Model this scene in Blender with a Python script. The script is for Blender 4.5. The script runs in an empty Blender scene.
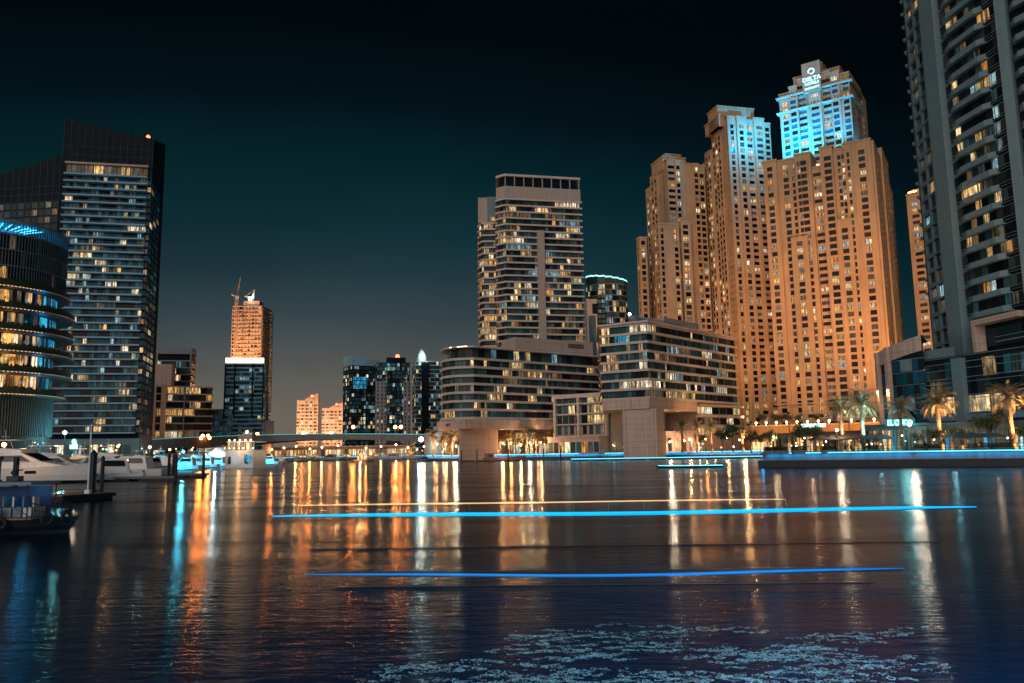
import bpy, math, random
from mathutils import Vector as V, Matrix
random.seed(7)
R = math.radians
sc = bpy.context.scene
COL = sc.collection
# ------------------------------------------------------------------ camera
F = 800.0
cam_d = bpy.data.cameras.new('camera'); cam = bpy.data.objects.new('camera', cam_d); COL.objects.link(cam)
cam_d.lens = F/1024*36; cam_d.sensor_width = 36; cam_d.clip_start = .1; cam_d.clip_end = 12000
CAM = V((0, 0, 3))
MR = (Matrix.Rotation(R(90+7.93), 4, 'X') @ Matrix.Rotation(R(-.9), 4, 'Z'))
cam.matrix_world = Matrix.Translation(CAM) @ MR
sc.camera = cam
MI = MR.to_3x3().inverted()
def P(x, y, d):
    r = MR.to_3x3() @ V(((x-512)/F, -(y-341.5)/F, -1)); return CAM + r*(d/r.y)
def proj(p):
    q = MI @ (V(p)-CAM); return (512+F*q.x/-q.z, 341.5-F*q.y/-q.z, -q.z)
def XY(x, y, d): p = P(x, y, d); return V((p.x, p.y))
def Zat(xy, x, y):                                   # height seen at pixel row y above plan point xy
    return P(x, y, xy[1]).z
def along(B, D, x, y, z):                            # walk from B along plan direction D until pixel column x
    lo, hi = 0., 400.
    f = lambda t: proj((B.x+D.x*t, B.y+D.y*t, z))[0]-x
    s = f(0)
    for _ in range(60):
        m = (lo+hi)/2
        if f(m)*s > 0: lo = m
        else: hi = m
    return B+D*lo
def Gd(x, y, z=0):                                   # plan point on height z under pixel
    r = MR.to_3x3() @ V(((x-512)/F, -(y-341.5)/F, -1)); t = (z-CAM.z)/r.z; return CAM+r*t
# ------------------------------------------------------------------ materials
MATS = {}
def newmat(name):
    m = bpy.data.materials.new(name); m.use_nodes = True; MATS[name] = m
    return m, m.node_tree, m.node_tree.nodes['Principled BSDF']
def mat(name, col, rough=.7, metal=0., var=.15, scale=.6, bump=0., coat=0., stain=0., spec=.5, joints=None):
    m, t, b = newmat(name); n = t.nodes; l = t.links
    g = n.new('ShaderNodeNewGeometry')
    nz = n.new('ShaderNodeTexNoise'); nz.inputs['Scale'].default_value = scale; nz.inputs['Detail'].default_value = 6; nz.inputs['Roughness'].default_value = .65
    l.new(g.outputs['Position'], nz.inputs['Vector'])
    mr = n.new('ShaderNodeMapRange'); mr.inputs['From Min'].default_value = .3; mr.inputs['From Max'].default_value = .7
    mr.inputs['To Min'].default_value = 1-var; mr.inputs['To Max'].default_value = 1+var
    l.new(nz.outputs['Fac'], mr.inputs['Value'])
    mx = n.new('ShaderNodeVectorMath'); mx.operation = 'SCALE'; mx.inputs[0].default_value = col[:3]
    l.new(mr.outputs[0], mx.inputs['Scale']); out = mx.outputs[0]
    if stain:
        mp = n.new('ShaderNodeMapping'); mp.inputs['Scale'].default_value = (1.1, 1.1, .05); l.new(g.outputs['Position'], mp.inputs['Vector'])
        n2 = n.new('ShaderNodeTexNoise'); n2.inputs['Scale'].default_value = 1; n2.inputs['Detail'].default_value = 5; l.new(mp.outputs[0], n2.inputs['Vector'])
        m2 = n.new('ShaderNodeMapRange'); m2.inputs['From Min'].default_value = .4; m2.inputs['From Max'].default_value = .75
        m2.inputs['To Min'].default_value = 1; m2.inputs['To Max'].default_value = 1-stain; l.new(n2.outputs['Fac'], m2.inputs['Value'])
        s2 = n.new('ShaderNodeVectorMath'); s2.operation = 'SCALE'; l.new(out, s2.inputs[0]); l.new(m2.outputs[0], s2.inputs['Scale']); out = s2.outputs[0]
    if joints:                                   # cladding panel joints
        sp = n.new('ShaderNodeSeparateXYZ'); l.new(g.outputs['Position'], sp.inputs[0]); lines = []
        ax = n.new('ShaderNodeMath'); ax.operation = 'ADD'; l.new(sp.outputs['X'], ax.inputs[0]); l.new(sp.outputs['Y'], ax.inputs[1])
        for src, step in ((sp.outputs['Z'], joints[0]), (ax.outputs[0], joints[1])):
            dv = n.new('ShaderNodeMath'); dv.operation = 'DIVIDE'; dv.inputs[1].default_value = step; l.new(src, dv.inputs[0])
            f_ = n.new('ShaderNodeMath'); f_.operation = 'FRACT'; l.new(dv.outputs[0], f_.inputs[0])
            lt = n.new('ShaderNodeMath'); lt.operation = 'LESS_THAN'; lt.inputs[1].default_value = .12/step; l.new(f_.outputs[0], lt.inputs[0]); lines.append(lt.outputs[0])
        mxj = n.new('ShaderNodeMath'); mxj.operation = 'MAXIMUM'; l.new(lines[0], mxj.inputs[0]); l.new(lines[1], mxj.inputs[1])
        mj = n.new('ShaderNodeMapRange'); mj.inputs['To Min'].default_value = 1; mj.inputs['To Max'].default_value = .68; l.new(mxj.outputs[0], mj.inputs['Value'])
        sj = n.new('ShaderNodeVectorMath'); sj.operation = 'SCALE'; l.new(out, sj.inputs[0]); l.new(mj.outputs[0], sj.inputs['Scale']); out = sj.outputs[0]
    l.new(out, b.inputs['Base Color'])
    b.inputs['Roughness'].default_value = rough; b.inputs['Metallic'].default_value = metal
    b.inputs['Coat Weight'].default_value = coat; b.inputs['Specular IOR Level'].default_value = spec
    if bump:
        bp = n.new('ShaderNodeBump'); bp.inputs['Strength'].default_value = bump; bp.inputs['Distance'].default_value = .1
        l.new(nz.outputs['Fac'], bp.inputs['Height']); l.new(bp.outputs[0], b.inputs['Normal'])
    return m
def glow(name, col, strength, sample=False):
    m, t, b = newmat(name)
    b.inputs['Base Color'].default_value = (*col, 1); b.inputs['Emission Color'].default_value = (*col, 1); b.inputs['Emission Strength'].default_value = strength
    m.cycles.emission_sampling = 'AUTO' if sample else 'NONE'
    return m
def room(name, c1, c2, lo, hi, scale=.8, base=(.03, .03, .03), contrast=.5):
    """lit window: lamps, curtains and furniture seen through the pane as uneven warm light"""
    m, t, b = newmat(name); n = t.nodes; l = t.links
    oi = n.new('ShaderNodeObjectInfo'); ge = n.new('ShaderNodeNewGeometry')
    ad = n.new('ShaderNodeMath'); l.new(oi.outputs['Random'], ad.inputs[0]); l.new(ge.outputs['Random Per Island'], ad.inputs[1])
    fr = n.new('ShaderNodeMath'); fr.operation = 'FRACT'; l.new(ad.outputs[0], fr.inputs[0])
    mc = n.new('ShaderNodeMix'); mc.data_type = 'RGBA'; mc.inputs[6].default_value = (*c1, 1); mc.inputs[7].default_value = (*c2, 1)
    l.new(fr.outputs[0], mc.inputs[0])
    mp = n.new('ShaderNodeMapping'); mp.inputs['Scale'].default_value = (1, 1, .55); l.new(ge.outputs['Position'], mp.inputs['Vector'])
    nz = n.new('ShaderNodeTexNoise'); nz.inputs['Scale'].default_value = scale; nz.inputs['Detail'].default_value = 4; nz.inputs['Roughness'].default_value = .8; l.new(mp.outputs[0], nz.inputs['Vector'])
    mr = n.new('ShaderNodeMapRange'); mr.inputs['From Min'].default_value = .38; mr.inputs['From Max'].default_value = .66; mr.inputs['To Min'].default_value = 1-contrast; mr.inputs['To Max'].default_value = 1+contrast
    l.new(nz.outputs['Fac'], mr.inputs['Value'])
    f2 = n.new('ShaderNodeMath'); f2.operation = 'MULTIPLY'; f2.inputs[1].default_value = 7.31; l.new(fr.outputs[0], f2.inputs[0])
    f3 = n.new('ShaderNodeMath'); f3.operation = 'FRACT'; l.new(f2.outputs[0], f3.inputs[0])
    ms = n.new('ShaderNodeMapRange'); ms.inputs['To Min'].default_value = lo; ms.inputs['To Max'].default_value = hi; l.new(f3.outputs[0], ms.inputs['Value'])
    mu = n.new('ShaderNodeMath'); mu.operation = 'MULTIPLY'; l.new(ms.outputs[0], mu.inputs[0]); l.new(mr.outputs[0], mu.inputs[1])
    # curtain folds and window stiles run vertically
    mp2 = n.new('ShaderNodeMapping'); mp2.inputs['Scale'].default_value = (1.7, 1.7, .12); l.new(ge.outputs['Position'], mp2.inputs['Vector'])
    nv = n.new('ShaderNodeTexNoise'); nv.inputs['Scale'].default_value = 1.0; nv.inputs['Detail'].default_value = 3; l.new(mp2.outputs[0], nv.inputs['Vector'])
    mv = n.new('ShaderNodeMapRange'); mv.inputs['From Min'].default_value = .40; mv.inputs['From Max'].default_value = .56; mv.inputs['To Min'].default_value = .12; mv.inputs['To Max'].default_value = 1.15; l.new(nv.outputs['Fac'], mv.inputs['Value'])
    mu2 = n.new('ShaderNodeMath'); mu2.operation = 'MULTIPLY'; l.new(mu.outputs[0], mu2.inputs[0]); l.new(mv.outputs[0], mu2.inputs[1]); mu = mu2
    l.new(mc.outputs[2], b.inputs['Emission Color']); l.new(mu.outputs[0], b.inputs['Emission Strength'])
    b.inputs['Base Color'].default_value = (*base, 1); b.inputs['Roughness'].default_value = .2; b.inputs['Specular IOR Level'].default_value = .15
    m.cycles.emission_sampling = 'NONE'
    return m
def glass(name, c1, c2, rough=.12):
    """unlit window glass with blinds and dark rooms differing from pane to pane"""
    m, t, b = newmat(name); n = t.nodes; l = t.links
    oi = n.new('ShaderNodeObjectInfo'); ge = n.new('ShaderNodeNewGeometry')
    ad = n.new('ShaderNodeMath'); l.new(oi.outputs['Random'], ad.inputs[0]); l.new(ge.outputs['Random Per Island'], ad.inputs[1])
    fr = n.new('ShaderNodeMath'); fr.operation = 'FRACT'; l.new(ad.outputs[0], fr.inputs[0])
    pw = n.new('ShaderNodeMath'); pw.operation = 'POWER'; pw.inputs[1].default_value = 2.2; l.new(fr.outputs[0], pw.inputs[0])
    mc = n.new('ShaderNodeMix'); mc.data_type = 'RGBA'; mc.inputs[6].default_value = (*c1, 1); mc.inputs[7].default_value = (*c2, 1)
    l.new(pw.outputs[0], mc.inputs[0]); l.new(mc.outputs[2], b.inputs['Base Color']); b.inputs['Roughness'].default_value = rough; b.inputs['Specular IOR Level'].default_value = .12
    return m
mat('sandstone', (.52, .33, .18), .85, var=.16, scale=.06, stain=.25)
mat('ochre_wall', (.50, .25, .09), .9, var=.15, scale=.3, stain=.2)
mat('shop_dark', (.10, .10, .10), .8, var=.3, scale=.4)
mat('sandstone_trim', (.54, .38, .25), .85, var=.06)
mat('pink_stucco', (.58, .42, .34), .85, var=.10, scale=.3, stain=.2, joints=(2.1, 3.4))
mat('pale_slab', (.60, .49, .42), .8, var=.08, stain=.08)
mat('beige_wall', (.46, .35, .285), .85, var=.08, stain=.15, joints=(3.4, 4.0))
mat('grey_wall', (.15, .23, .26), .8, var=.1, stain=.12)
mat('grey_slab', (.17, .26, .30), .8, var=.1, stain=.1)
mat('blue_slab', (.22, .42, .54), .7, var=.1)
mat('dark_frame', (.010, .014, .018), .5, spec=.2)
mat('dark_metal', (.03, .035, .04), .45, metal=.6)
mat('grid_dark', (.03, .055, .07), .6)
mat('drum_dark', (.03, .05, .06), .7)
mat('fin_grey', (.10, .15, .17), .7)
mat('roof_dark', (.06, .06, .06), .9)
mat('concrete', (.22, .21, .2), .9, var=.2, stain=.2, bump=.2)
mat('bare_concrete', (.42, .30, .22), .9, var=.25, scale=.5, stain=.2)
mat('far_tan', (.42, .32, .25), .9, var=.1)
mat('far_grey', (.25, .27, .30), .85, var=.12, stain=.1)
mat('far_dark', (.003, .010, .016), .6, var=.3, scale=.2, spec=.12)
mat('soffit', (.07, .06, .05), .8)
mat('quay_stone', (.20, .20, .20), .9, var=.25, stain=.3, bump=.3)
mat('wet_stone', (.02, .021, .022), .6, var=.4, bump=.4)
mat('paving', (.16, .14, .13), .85, var=.2, bump=.1)
mat('asphalt', (.05, .05, .05), .9)
mat('gelcoat', (.78, .77, .75), .3, var=.04, coat=.3)
mat('boot_stripe', (.010, .013, .018), .45)
mat('boat_window', (.01, .012, .015), .08)
mat('teak', (.28, .14, .07), .7, var=.25, scale=4)
mat('red_deck', (.42, .15, .09), .8, var=.35, scale=2.5, bump=.2)
mat('rubber', (.012, .012, .012), .8, var=.3, scale=8)
mat('steel', (.35, .37, .38), .4, metal=.8)
mat('bark', (.16, .11, .075), .95, var=.35, scale=4, bump=.6)
mat('palm_leaf', (.24, .20, .12), .6, var=.3, scale=2)
mat('leaf', (.035, .06, .022), .7, var=.4, scale=1.5)
mat('hedge_leaf', (.03, .05, .02), .8, var=.4, scale=4)
mat('awning', (.07, .055, .05), .8, var=.15)
mat('awning_blue', (.04, .09, .12), .8, var=.2)
mat('taxi_blue', (.012, .045, .10), .5, var=.2)
mat('taxi_roof', (.16, .20, .23), .6, var=.2)
mat('cloth_dark', (.05, .05, .06), .9, var=.3, scale=6)
mat('clear_panel', (.08, .12, .15), .15)
glass('glass_dark', (.012, .018, .022), (.08, .085, .08))
glass('glass_black', (.004, .006, .008), (.025, .022, .02))
glass('glass_teal', (.03, .07, .075), (.10, .19, .19))
glass('glass_blue', (.010, .07, .11), (.03, .15, .22))
glass('glass_brown', (.022, .018, .015), (.12, .085, .06))
glass('glass_tower', (.008, .013, .018), (.03, .05, .06), .1)
room('warm', (1, .56, .20), (1, .76, .40), .25, 1.15, contrast=.7)
room('amber', (1, .42, .10), (1, .60, .22), .35, .95)
room('cream', (1, .76, .46), (1, .88, .66), .4, 1.3, contrast=.7)
room('cool', (.35, .75, .85), (.75, .95, 1), .12, .6, contrast=.7)
room('cyanlit', (.02, .38, .75), (.05, .6, .9), .4, .9)
room('dimwarm', (1, .55, .25), (.8, .7, .5), .06, .22)
room('dimteal', (.10, .42, .5), (.3, .6, .62), .03, .12)
room('dining', (1, .38, .06), (1, .62, .22), .5, 1.4, scale=.7, contrast=.95)
room('shopwarm', (1, .60, .26), (1, .82, .55), .7, 1.8, scale=.5)
room('shopcool', (.25, .85, .9), (.7, 1, 1), .5, 1.3, scale=.5, contrast=.8)
glow('lamp_orange', (1, .36, .08), 22)
glow('lamp_warm', (1, .66, .30), 14)
glow('lamp_soft', (1, .5, .2), 3.5)
glow('lamp_white', (.85, .95, 1), 16)
glow('lamp_red', (1, .12, .05), 6)
glow('led_cyan', (.10, .75, 1), 2.6)
glow('led_blue', (.0, .35, .95), 1.6)
glow('trail_blue', (.0, .36, .72), 1.15)
glow('trail_deep', (.0, .14, .42), .8)
glow('trail_warm', (1, .55, .25), .8)
glow('led_warmwhite', (1, .78, .50), 2.2)
glow('sign_white', (.45, .95, 1), 1.8)
glow('sign_cyan', (.25, .95, .95), 3.2)
glow('crown_light', (.35, .95, .9), 1.6)
# ------------------------------------------------------------------ mesh helper
ORG = {}
class MB:
    def __init__(s): s.v = []; s.f = []; s.m = []
    def q(s, *pts, m=0):
        k = len(s.v); s.v += [tuple(p) for p in pts]; s.f.append(tuple(range(k, k+len(pts)))); s.m.append(m)
    def box(s, c, U, N, w, d, h, m=0):
        """c: centre of base; U along width, N along depth"""
        c = V(c); U = V((U[0], U[1], 0))*(w/2); N = V((N[0], N[1], 0))*(d/2); Z = V((0, 0, h))
        a = [c-U-N, c+U-N, c+U+N, c-U+N]; s.prismv(a, Z, m)
    def prismv(s, a, Z, m=0):
        k = len(s.v); n = len(a); s.v += [tuple(p) for p in a]+[tuple(p+Z) for p in a]
        s.f.append(tuple(range(k+n-1, k-1, -1))); s.f.append(tuple(range(k+n, k+2*n)))
        for i in range(n): j = (i+1) % n; s.f.append((k+i, k+j, k+n+j, k+n+i))
        s.m += [m]*(n+2)
    def prism(s, poly, z0, z1, m=0): s.prismv([V((p[0], p[1], z0)) for p in poly], V((0, 0, z1-z0)), m)
    def cube(s, x0, y0, z0, x1, y1, z1, m=0): s.prism([(x0, y0), (x1, y0), (x1, y1), (x0, y1)], z0, z1, m)
    def tube(s, pts, rad, n=6, m=0, cap=True):
        pts = [V(p) for p in pts]; k = len(s.v); L = len(pts)
        if not hasattr(rad, '__len__'): rad = [rad]*L
        for i, p in enumerate(pts):
            t = (pts[min(i+1, L-1)]-pts[max(i-1, 0)]).normalized()
            a = t.cross(V((0, 0, 1)));
            if a.length < .05: a = t.cross(V((1, 0, 0)))
            a.normalize(); b = t.cross(a)
            for j in range(n):
                an = 2*math.pi*j/n; s.v.append(tuple(p+(a*math.cos(an)+b*math.sin(an))*rad[i]))
        for i in range(L-1):
            for j in range(n):
                j2 = (j+1) % n; s.f.append((k+i*n+j, k+i*n+j2, k+(i+1)*n+j2, k+(i+1)*n+j)); s.m.append(m)
        if cap: s.f.append(tuple(k+j for j in range(n-1, -1, -1))); s.f.append(tuple(k+(L-1)*n+j for j in range(n))); s.m += [m, m]
    def lathe(s, c, prof, n=24, m=0, a0=0, a1=2*math.pi):
        c = V(c); k = len(s.v); full = abs(a1-a0) > 6.28; cols = n if full else n+1
        for j in range(cols):
            a = a0+(a1-a0)*j/n
            for r, z in prof: s.v.append((c.x+r*math.cos(a), c.y+r*math.sin(a), c.z+z))
        L = len(prof)
        for j in range(n):
            j2 = (j+1) % cols
            for i in range(L-1): s.f.append((k+j*L+i, k+j2*L+i, k+j2*L+i+1, k+j*L+i+1)); s.m.append(m)
    def ball(s, c, r, n=10, m=0, sz=1):
        s.lathe(c, [(r*math.sin(math.pi*i/6)+1e-4, -r*sz*math.cos(math.pi*i/6)) for i in range(7)], n, m)
    def build(s, name, mats, parent=None, smooth=False, label=None):
        me = bpy.data.meshes.new(name)
        o = ORG.get(parent.name, V((0, 0, 0))) if parent else V((0, 0, 0))
        me.from_pydata([(x-o.x, y-o.y, z-o.z) for x, y, z in s.v], [], s.f)
        if isinstance(mats, str): mats = [mats]
        for a in mats: me.materials.append(MATS[a])
        if len(mats) > 1: me.polygons.foreach_set('material_index', s.m)
        if smooth: me.polygons.foreach_set('use_smooth', [True]*len(me.polygons))
        ob = bpy.data.objects.new(name, me); COL.objects.link(ob)
        if parent: ob.parent = parent; ORG[ob.name] = o
        if label: ob['label'] = label
        return ob
def tag(o, label, cat, group=None, kind=None):
    if label: o['label'] = label
    if cat: o['category'] = cat
    if group: o['group'] = group
    if kind: o['kind'] = kind
    return o
def thing(name, loc, label, cat, group=None):
    o = bpy.data.objects.new(name, None); COL.objects.link(o); o.location = loc; ORG[o.name] = V(loc); o.empty_display_size = .5
    return tag(o, label, cat, group)
def copy_tree(o, loc, rz=0, s=1, label=None):
    def rec(a, par):
        c = a.copy(); COL.objects.link(c); c.parent = par
        for ch in a.children: rec(ch, c)
        return c
    r = rec(o, None); r.location = loc; r.rotation_euler = (0, 0, rz); r.scale = (s, s, s); ORG[r.name] = V(loc)
    if label: r['label'] = label
    return r
def setting(name, mb, m, kind='structure'):
    o = mb.build(name, m); o['kind'] = kind; return o
NUM = 'first second third fourth fifth sixth seventh eighth ninth tenth eleventh twelfth thirteenth fourteenth fifteenth sixteenth seventeenth eighteenth nineteenth twentieth'.split()
def lettering(body, size, loc, ang, m, parent, off=0., sx=1., sz=1.):
    cu = bpy.data.curves.new('lettering', 'FONT'); cu.body = body; cu.size = size; cu.align_x = 'CENTER'; cu.extrude = .05; cu.offset = size*.02+off
    tmp = bpy.data.objects.new('tmp', cu); me = bpy.data.meshes.new_from_object(tmp); bpy.data.objects.remove(tmp); me.name = 'lettering'
    me.materials.clear(); me.materials.append(MATS[m]); o = bpy.data.objects.new('lettering', me); COL.objects.link(o); o.parent = parent
    o.location = V(loc)-ORG[parent.name]; o.rotation_euler = (math.pi/2, 0, ang); o.scale = (sx, sz, 1); return o
# ------------------------------------------------------------------ windows
WINS = []                        # (building, centre, U, w, h, mat)
def pane(b, c, U, w, h, m): WINS.append((b, V(c), V((U[0], U[1], 0)).normalized(), w, h, m))
def pick(pal):
    r = random.random(); a = 0
    for k, p in pal[1:]:
        a += p
        if r < a: return k
    return pal[0]
def flush_windows():
    dg = bpy.context.evaluated_depsgraph_get(); dg.update()
    by = {}
    for w in WINS: by.setdefault(w[0].name, []).append(w)
    cache = {}
    for nm, ws in by.items():
        sc_ = []
        for i, (b, c, U, w, h, m) in enumerate(ws):
            N = V((U.y, -U.x, 0)); vis = 0
            x, y, d = proj(c); to = CAM-c
            if to.dot(N) > 0 and -20 < x < 1044 and -20 < y < 700:
                a = w*h*abs(to.normalized().dot(N))/d**2
                dr = -to.normalized(); hit = sc.ray_cast(dg, CAM, dr, distance=max(1, to.length-.5))
                vis = a*(1e-3 if hit[0] else 1)
            sc_.append((vis, i))
        sc_.sort(reverse=True); top = set(i for _, i in sc_[:99]); rest = MB(); mats = []
        for i, (b, c, U, w, h, m) in enumerate(ws):
            if i in top:
                key = (round(w, 2), round(h, 2), round(U.x, 3), round(U.y, 3), m)
                if key not in cache:
                    q = MB(); a = U*w/2; z = V((0, 0, h/2)); q.q(-a-z, a-z, a+z, -a+z)
                    me = bpy.data.meshes.new('window'); me.from_pydata(q.v, [], q.f); me.materials.append(MATS[m]); cache[key] = me
                ob = bpy.data.objects.new('window', cache[key]); COL.objects.link(ob); ob.parent = b; ob.location = c-ORG[b.name]
            else:
                if m not in mats: mats.append(m)
                a = U*w/2; z = V((0, 0, h/2)); rest.q(c-a-z, c+a-z, c+a+z, c-a+z, m=mats.index(m))
        if rest.v:
            o = rest.build('window', mats, b); o['kind'] = 'stuff'
# ------------------------------------------------------------------ facade makers
def outN(U): return V((U.y, -U.x))
def punched(mb, b, O, U, z0, z1, w, cols, fh, pal, wh=2.3, sill=.65, rev=.45, m=0, fine=None):
    """wall with real recessed openings. O plan point at left end, U plan direction, columns = [(centre, width)]"""
    N = outN(U); z1_ = z1; n = int((z1-z0-.6)/fh)
    def pt(u, z, off=0): p = O+U*u+N*off; return V((p.x, p.y, z))
    cols = sorted((c, ww_*(WK if ww_ < 3 else 1.1)) for c, ww_ in cols); fit = []; prev = .12
    for c, q in cols:
        q = min(q, 2*(w-.12-c), 2*(c-prev))
        if q > .45: fit.append((c, q)); prev = c+q/2+.2
    cols = fit; u = 0
    for cu, cw in cols:
        a, e = cu-cw/2, cu+cw/2
        mb.q(pt(u, z0), pt(a, z0), pt(a, z1), pt(u, z1), m=m); u = e
        zz = z0
        for k in range(n):
            lo = z0+k*fh+sill; hi = lo+wh
            mb.q(pt(a, zz), pt(e, zz), pt(e, lo), pt(a, lo), m=m); zz = hi
            mb.q(pt(a, lo), pt(e, lo), pt(e, lo, -rev), pt(a, lo, -rev), m=m)
            mb.q(pt(a, hi, -rev), pt(e, hi, -rev), pt(e, hi), pt(a, hi), m=m)
            mb.q(pt(a, lo), pt(a, lo, -rev), pt(a, hi, -rev), pt(a, hi), m=m)
            mb.q(pt(e, lo, -rev), pt(e, lo), pt(e, hi), pt(e, hi, -rev), m=m)
            pane(b, pt(cu, (lo+hi)/2, -rev), U, cw, wh, pick(pal))
            if cw > 3.5:                                           # loggia rail
                mb.q(pt(a, lo+.05, -.05), pt(e, lo+.05, -.05), pt(e, lo+.5, -.05), pt(a, lo+.5, -.05), m=m)
        mb.q(pt(a, zz), pt(e, zz), pt(e, z1), pt(a, z1), m=m)
    mb.q(pt(u, z0), pt(w, z0), pt(w, z1), pt(u, z1), m=m)
def shaft(mb, b, O, U, w, depth, z0, z1, cols, fh, pal, sides=(), m=0, cornice=.5, wh=2.3, parapet=.9):
    """one vertical shaft of a tower: windowed front, plain or windowed sides, roof with cornice"""
    N = outN(U); E = O+U*w
    punched(mb, b, O, U, z0, z1, w, cols, fh, pal, m=m, wh=wh)
    side_cols = dict(sides)
    rc = side_cols.get('r'); lc = side_cols.get('l')
    if rc: punched(mb, b, E, -N, z0, z1, depth, rc, fh, pal, m=m, wh=wh)
    else: mb.q((E.x, E.y, z0), (*(E-N*depth), z0), (*(E-N*depth), z1), (E.x, E.y, z1), m=m)
    if lc: punched(mb, b, O-N*depth, N, z0, z1, depth, lc, fh, pal, m=m, wh=wh)
    else: mb.q((*(O-N*depth), z0), (O.x, O.y, z0), (O.x, O.y, z1), (*(O-N*depth), z1), m=m)
    B1, B2 = E-N*depth, O-N*depth
    mb.q((*B1, z0), (*B2, z0), (*B2, z1), (*B1, z1), m=m); mb.q((*O, z1), (*E, z1), (*B1, z1), (*B2, z1), m=m)
    c = O+U*w/2-N*depth/2
    if cornice: mb.box((c.x, c.y, z1+.01), U, N, w+cornice, depth+cornice, parapet, m=m)
def offset(poly, o):
    n = len(poly); out = []
    for i in range(n):
        p0, p1, p2 = V(poly[i-1]), V(poly[i]), V(poly[(i+1) % n])
        n1 = outN((p1-p0).normalized()); n2 = outN((p2-p1).normalized()); b = (n1+n2)
        b = b/(max(.3, b.length_squared/2)); out.append(p1+b*o)
    return out
def facing(a, b_):
    U = (b_-a).normalized(); return outN(U).dot(V((0, 0))-(a+b_)/2) > -.15*((a+b_)/2).length
def banded(b, poly, z0, nfl, fh, bh, out, bay, pal, slabmat='pale_slab', wallmat='beige_wall', mull=True, run=.55, slabname='floor_band', skip=None, every=1, frame='dark_frame', pane_fn=None, split=True):
    """storeys of window bays behind projecting slab bands"""
    poly = [V(p) for p in poly]; n = len(poly); wall = MB(); fr = MB(); sl = MB(); big = offset(poly, out); zt = z0+nfl*fh
    for k in range(0, nfl+1):
        z = z0+k*fh
        if k % every == 0 or k == nfl:
            s = MB(); s.prism(big, z-bh/2, z+bh/2)
            if split: s.build(slabname, slabmat, b)
            else: sl.prism(big, z-bh/2, z+bh/2)
    if not split: sl.build(slabname, slabmat, b)
    for i in range(n):
        a, e = poly[i], poly[(i+1) % n]; L = (e-a).length; U = (e-a)/L; N = outN(U)
        if L < .3: continue
        if not facing(a, e):
            wall.q((*a, z0), (*e, z0), (*e, zt), (*a, zt)); continue
        nb = max(1, round(L/bay)); bw = L/nb
        for k in range(nfl):
            if skip and skip(i, k): continue
            last = None; lo = z0+k*fh+bh/2; hi = z0+(k+1)*fh-bh/2
            for j in range(nb):
                m = pane_fn(i, k, j, nb) if pane_fn else None
                if m is None:
                    m = last if (last and random.random() < run) else pick(pal)
                    last = m
                c = a+U*(bw*(j+.5)); pane(b, (c.x, c.y, (lo+hi)/2), U, bw, hi-lo, m)
        if mull:
            for j in range(nb+1):
                c = a+U*(bw*j)+N*.03; fr.box((c.x, c.y, z0), U, N, .14, .12, zt-z0)
    if fr.v: fr.build('window_frame', frame, b)
    if wall.v: wall.build('back_wall', wallmat, b)
    roof = MB(); roof.prism(offset(poly, -.2), zt-.3, zt+.02); roof.build('roof', 'roof_dark', b)
def light(kind, name, loc, col, power, parent=None, **kw):
    d = bpy.data.lights.new(name, kind); d.color = col; d.energy = power
    o = bpy.data.objects.new(name, d); COL.objects.link(o)
    for k, v in kw.items():
        if k == 'aim':
            o.rotation_euler = (V(v)-V(loc)).to_track_quat('-Z', 'Y').to_euler()
        else: setattr(d, k, v)
    if parent: o.parent = parent; o.location = V(loc)-ORG[parent.name]
    else: o.location = loc
    return o
def bldg(name, poly, label, cat='building', group=None, z=2.2):
    c = sum((V(p) for p in poly), V((0, 0)))/len(poly); return thing(name, (c.x, c.y, z), label, cat, group)
def cc(poly):
    a = sum(poly[i].x*poly[(i+1) % len(poly)].y-poly[(i+1) % len(poly)].x*poly[i].y for i in range(len(poly)))
    return poly if a > 0 else poly[::-1]
LZ = 2.2
DARK = 'glass_dark'
exec_parts = []
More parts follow.
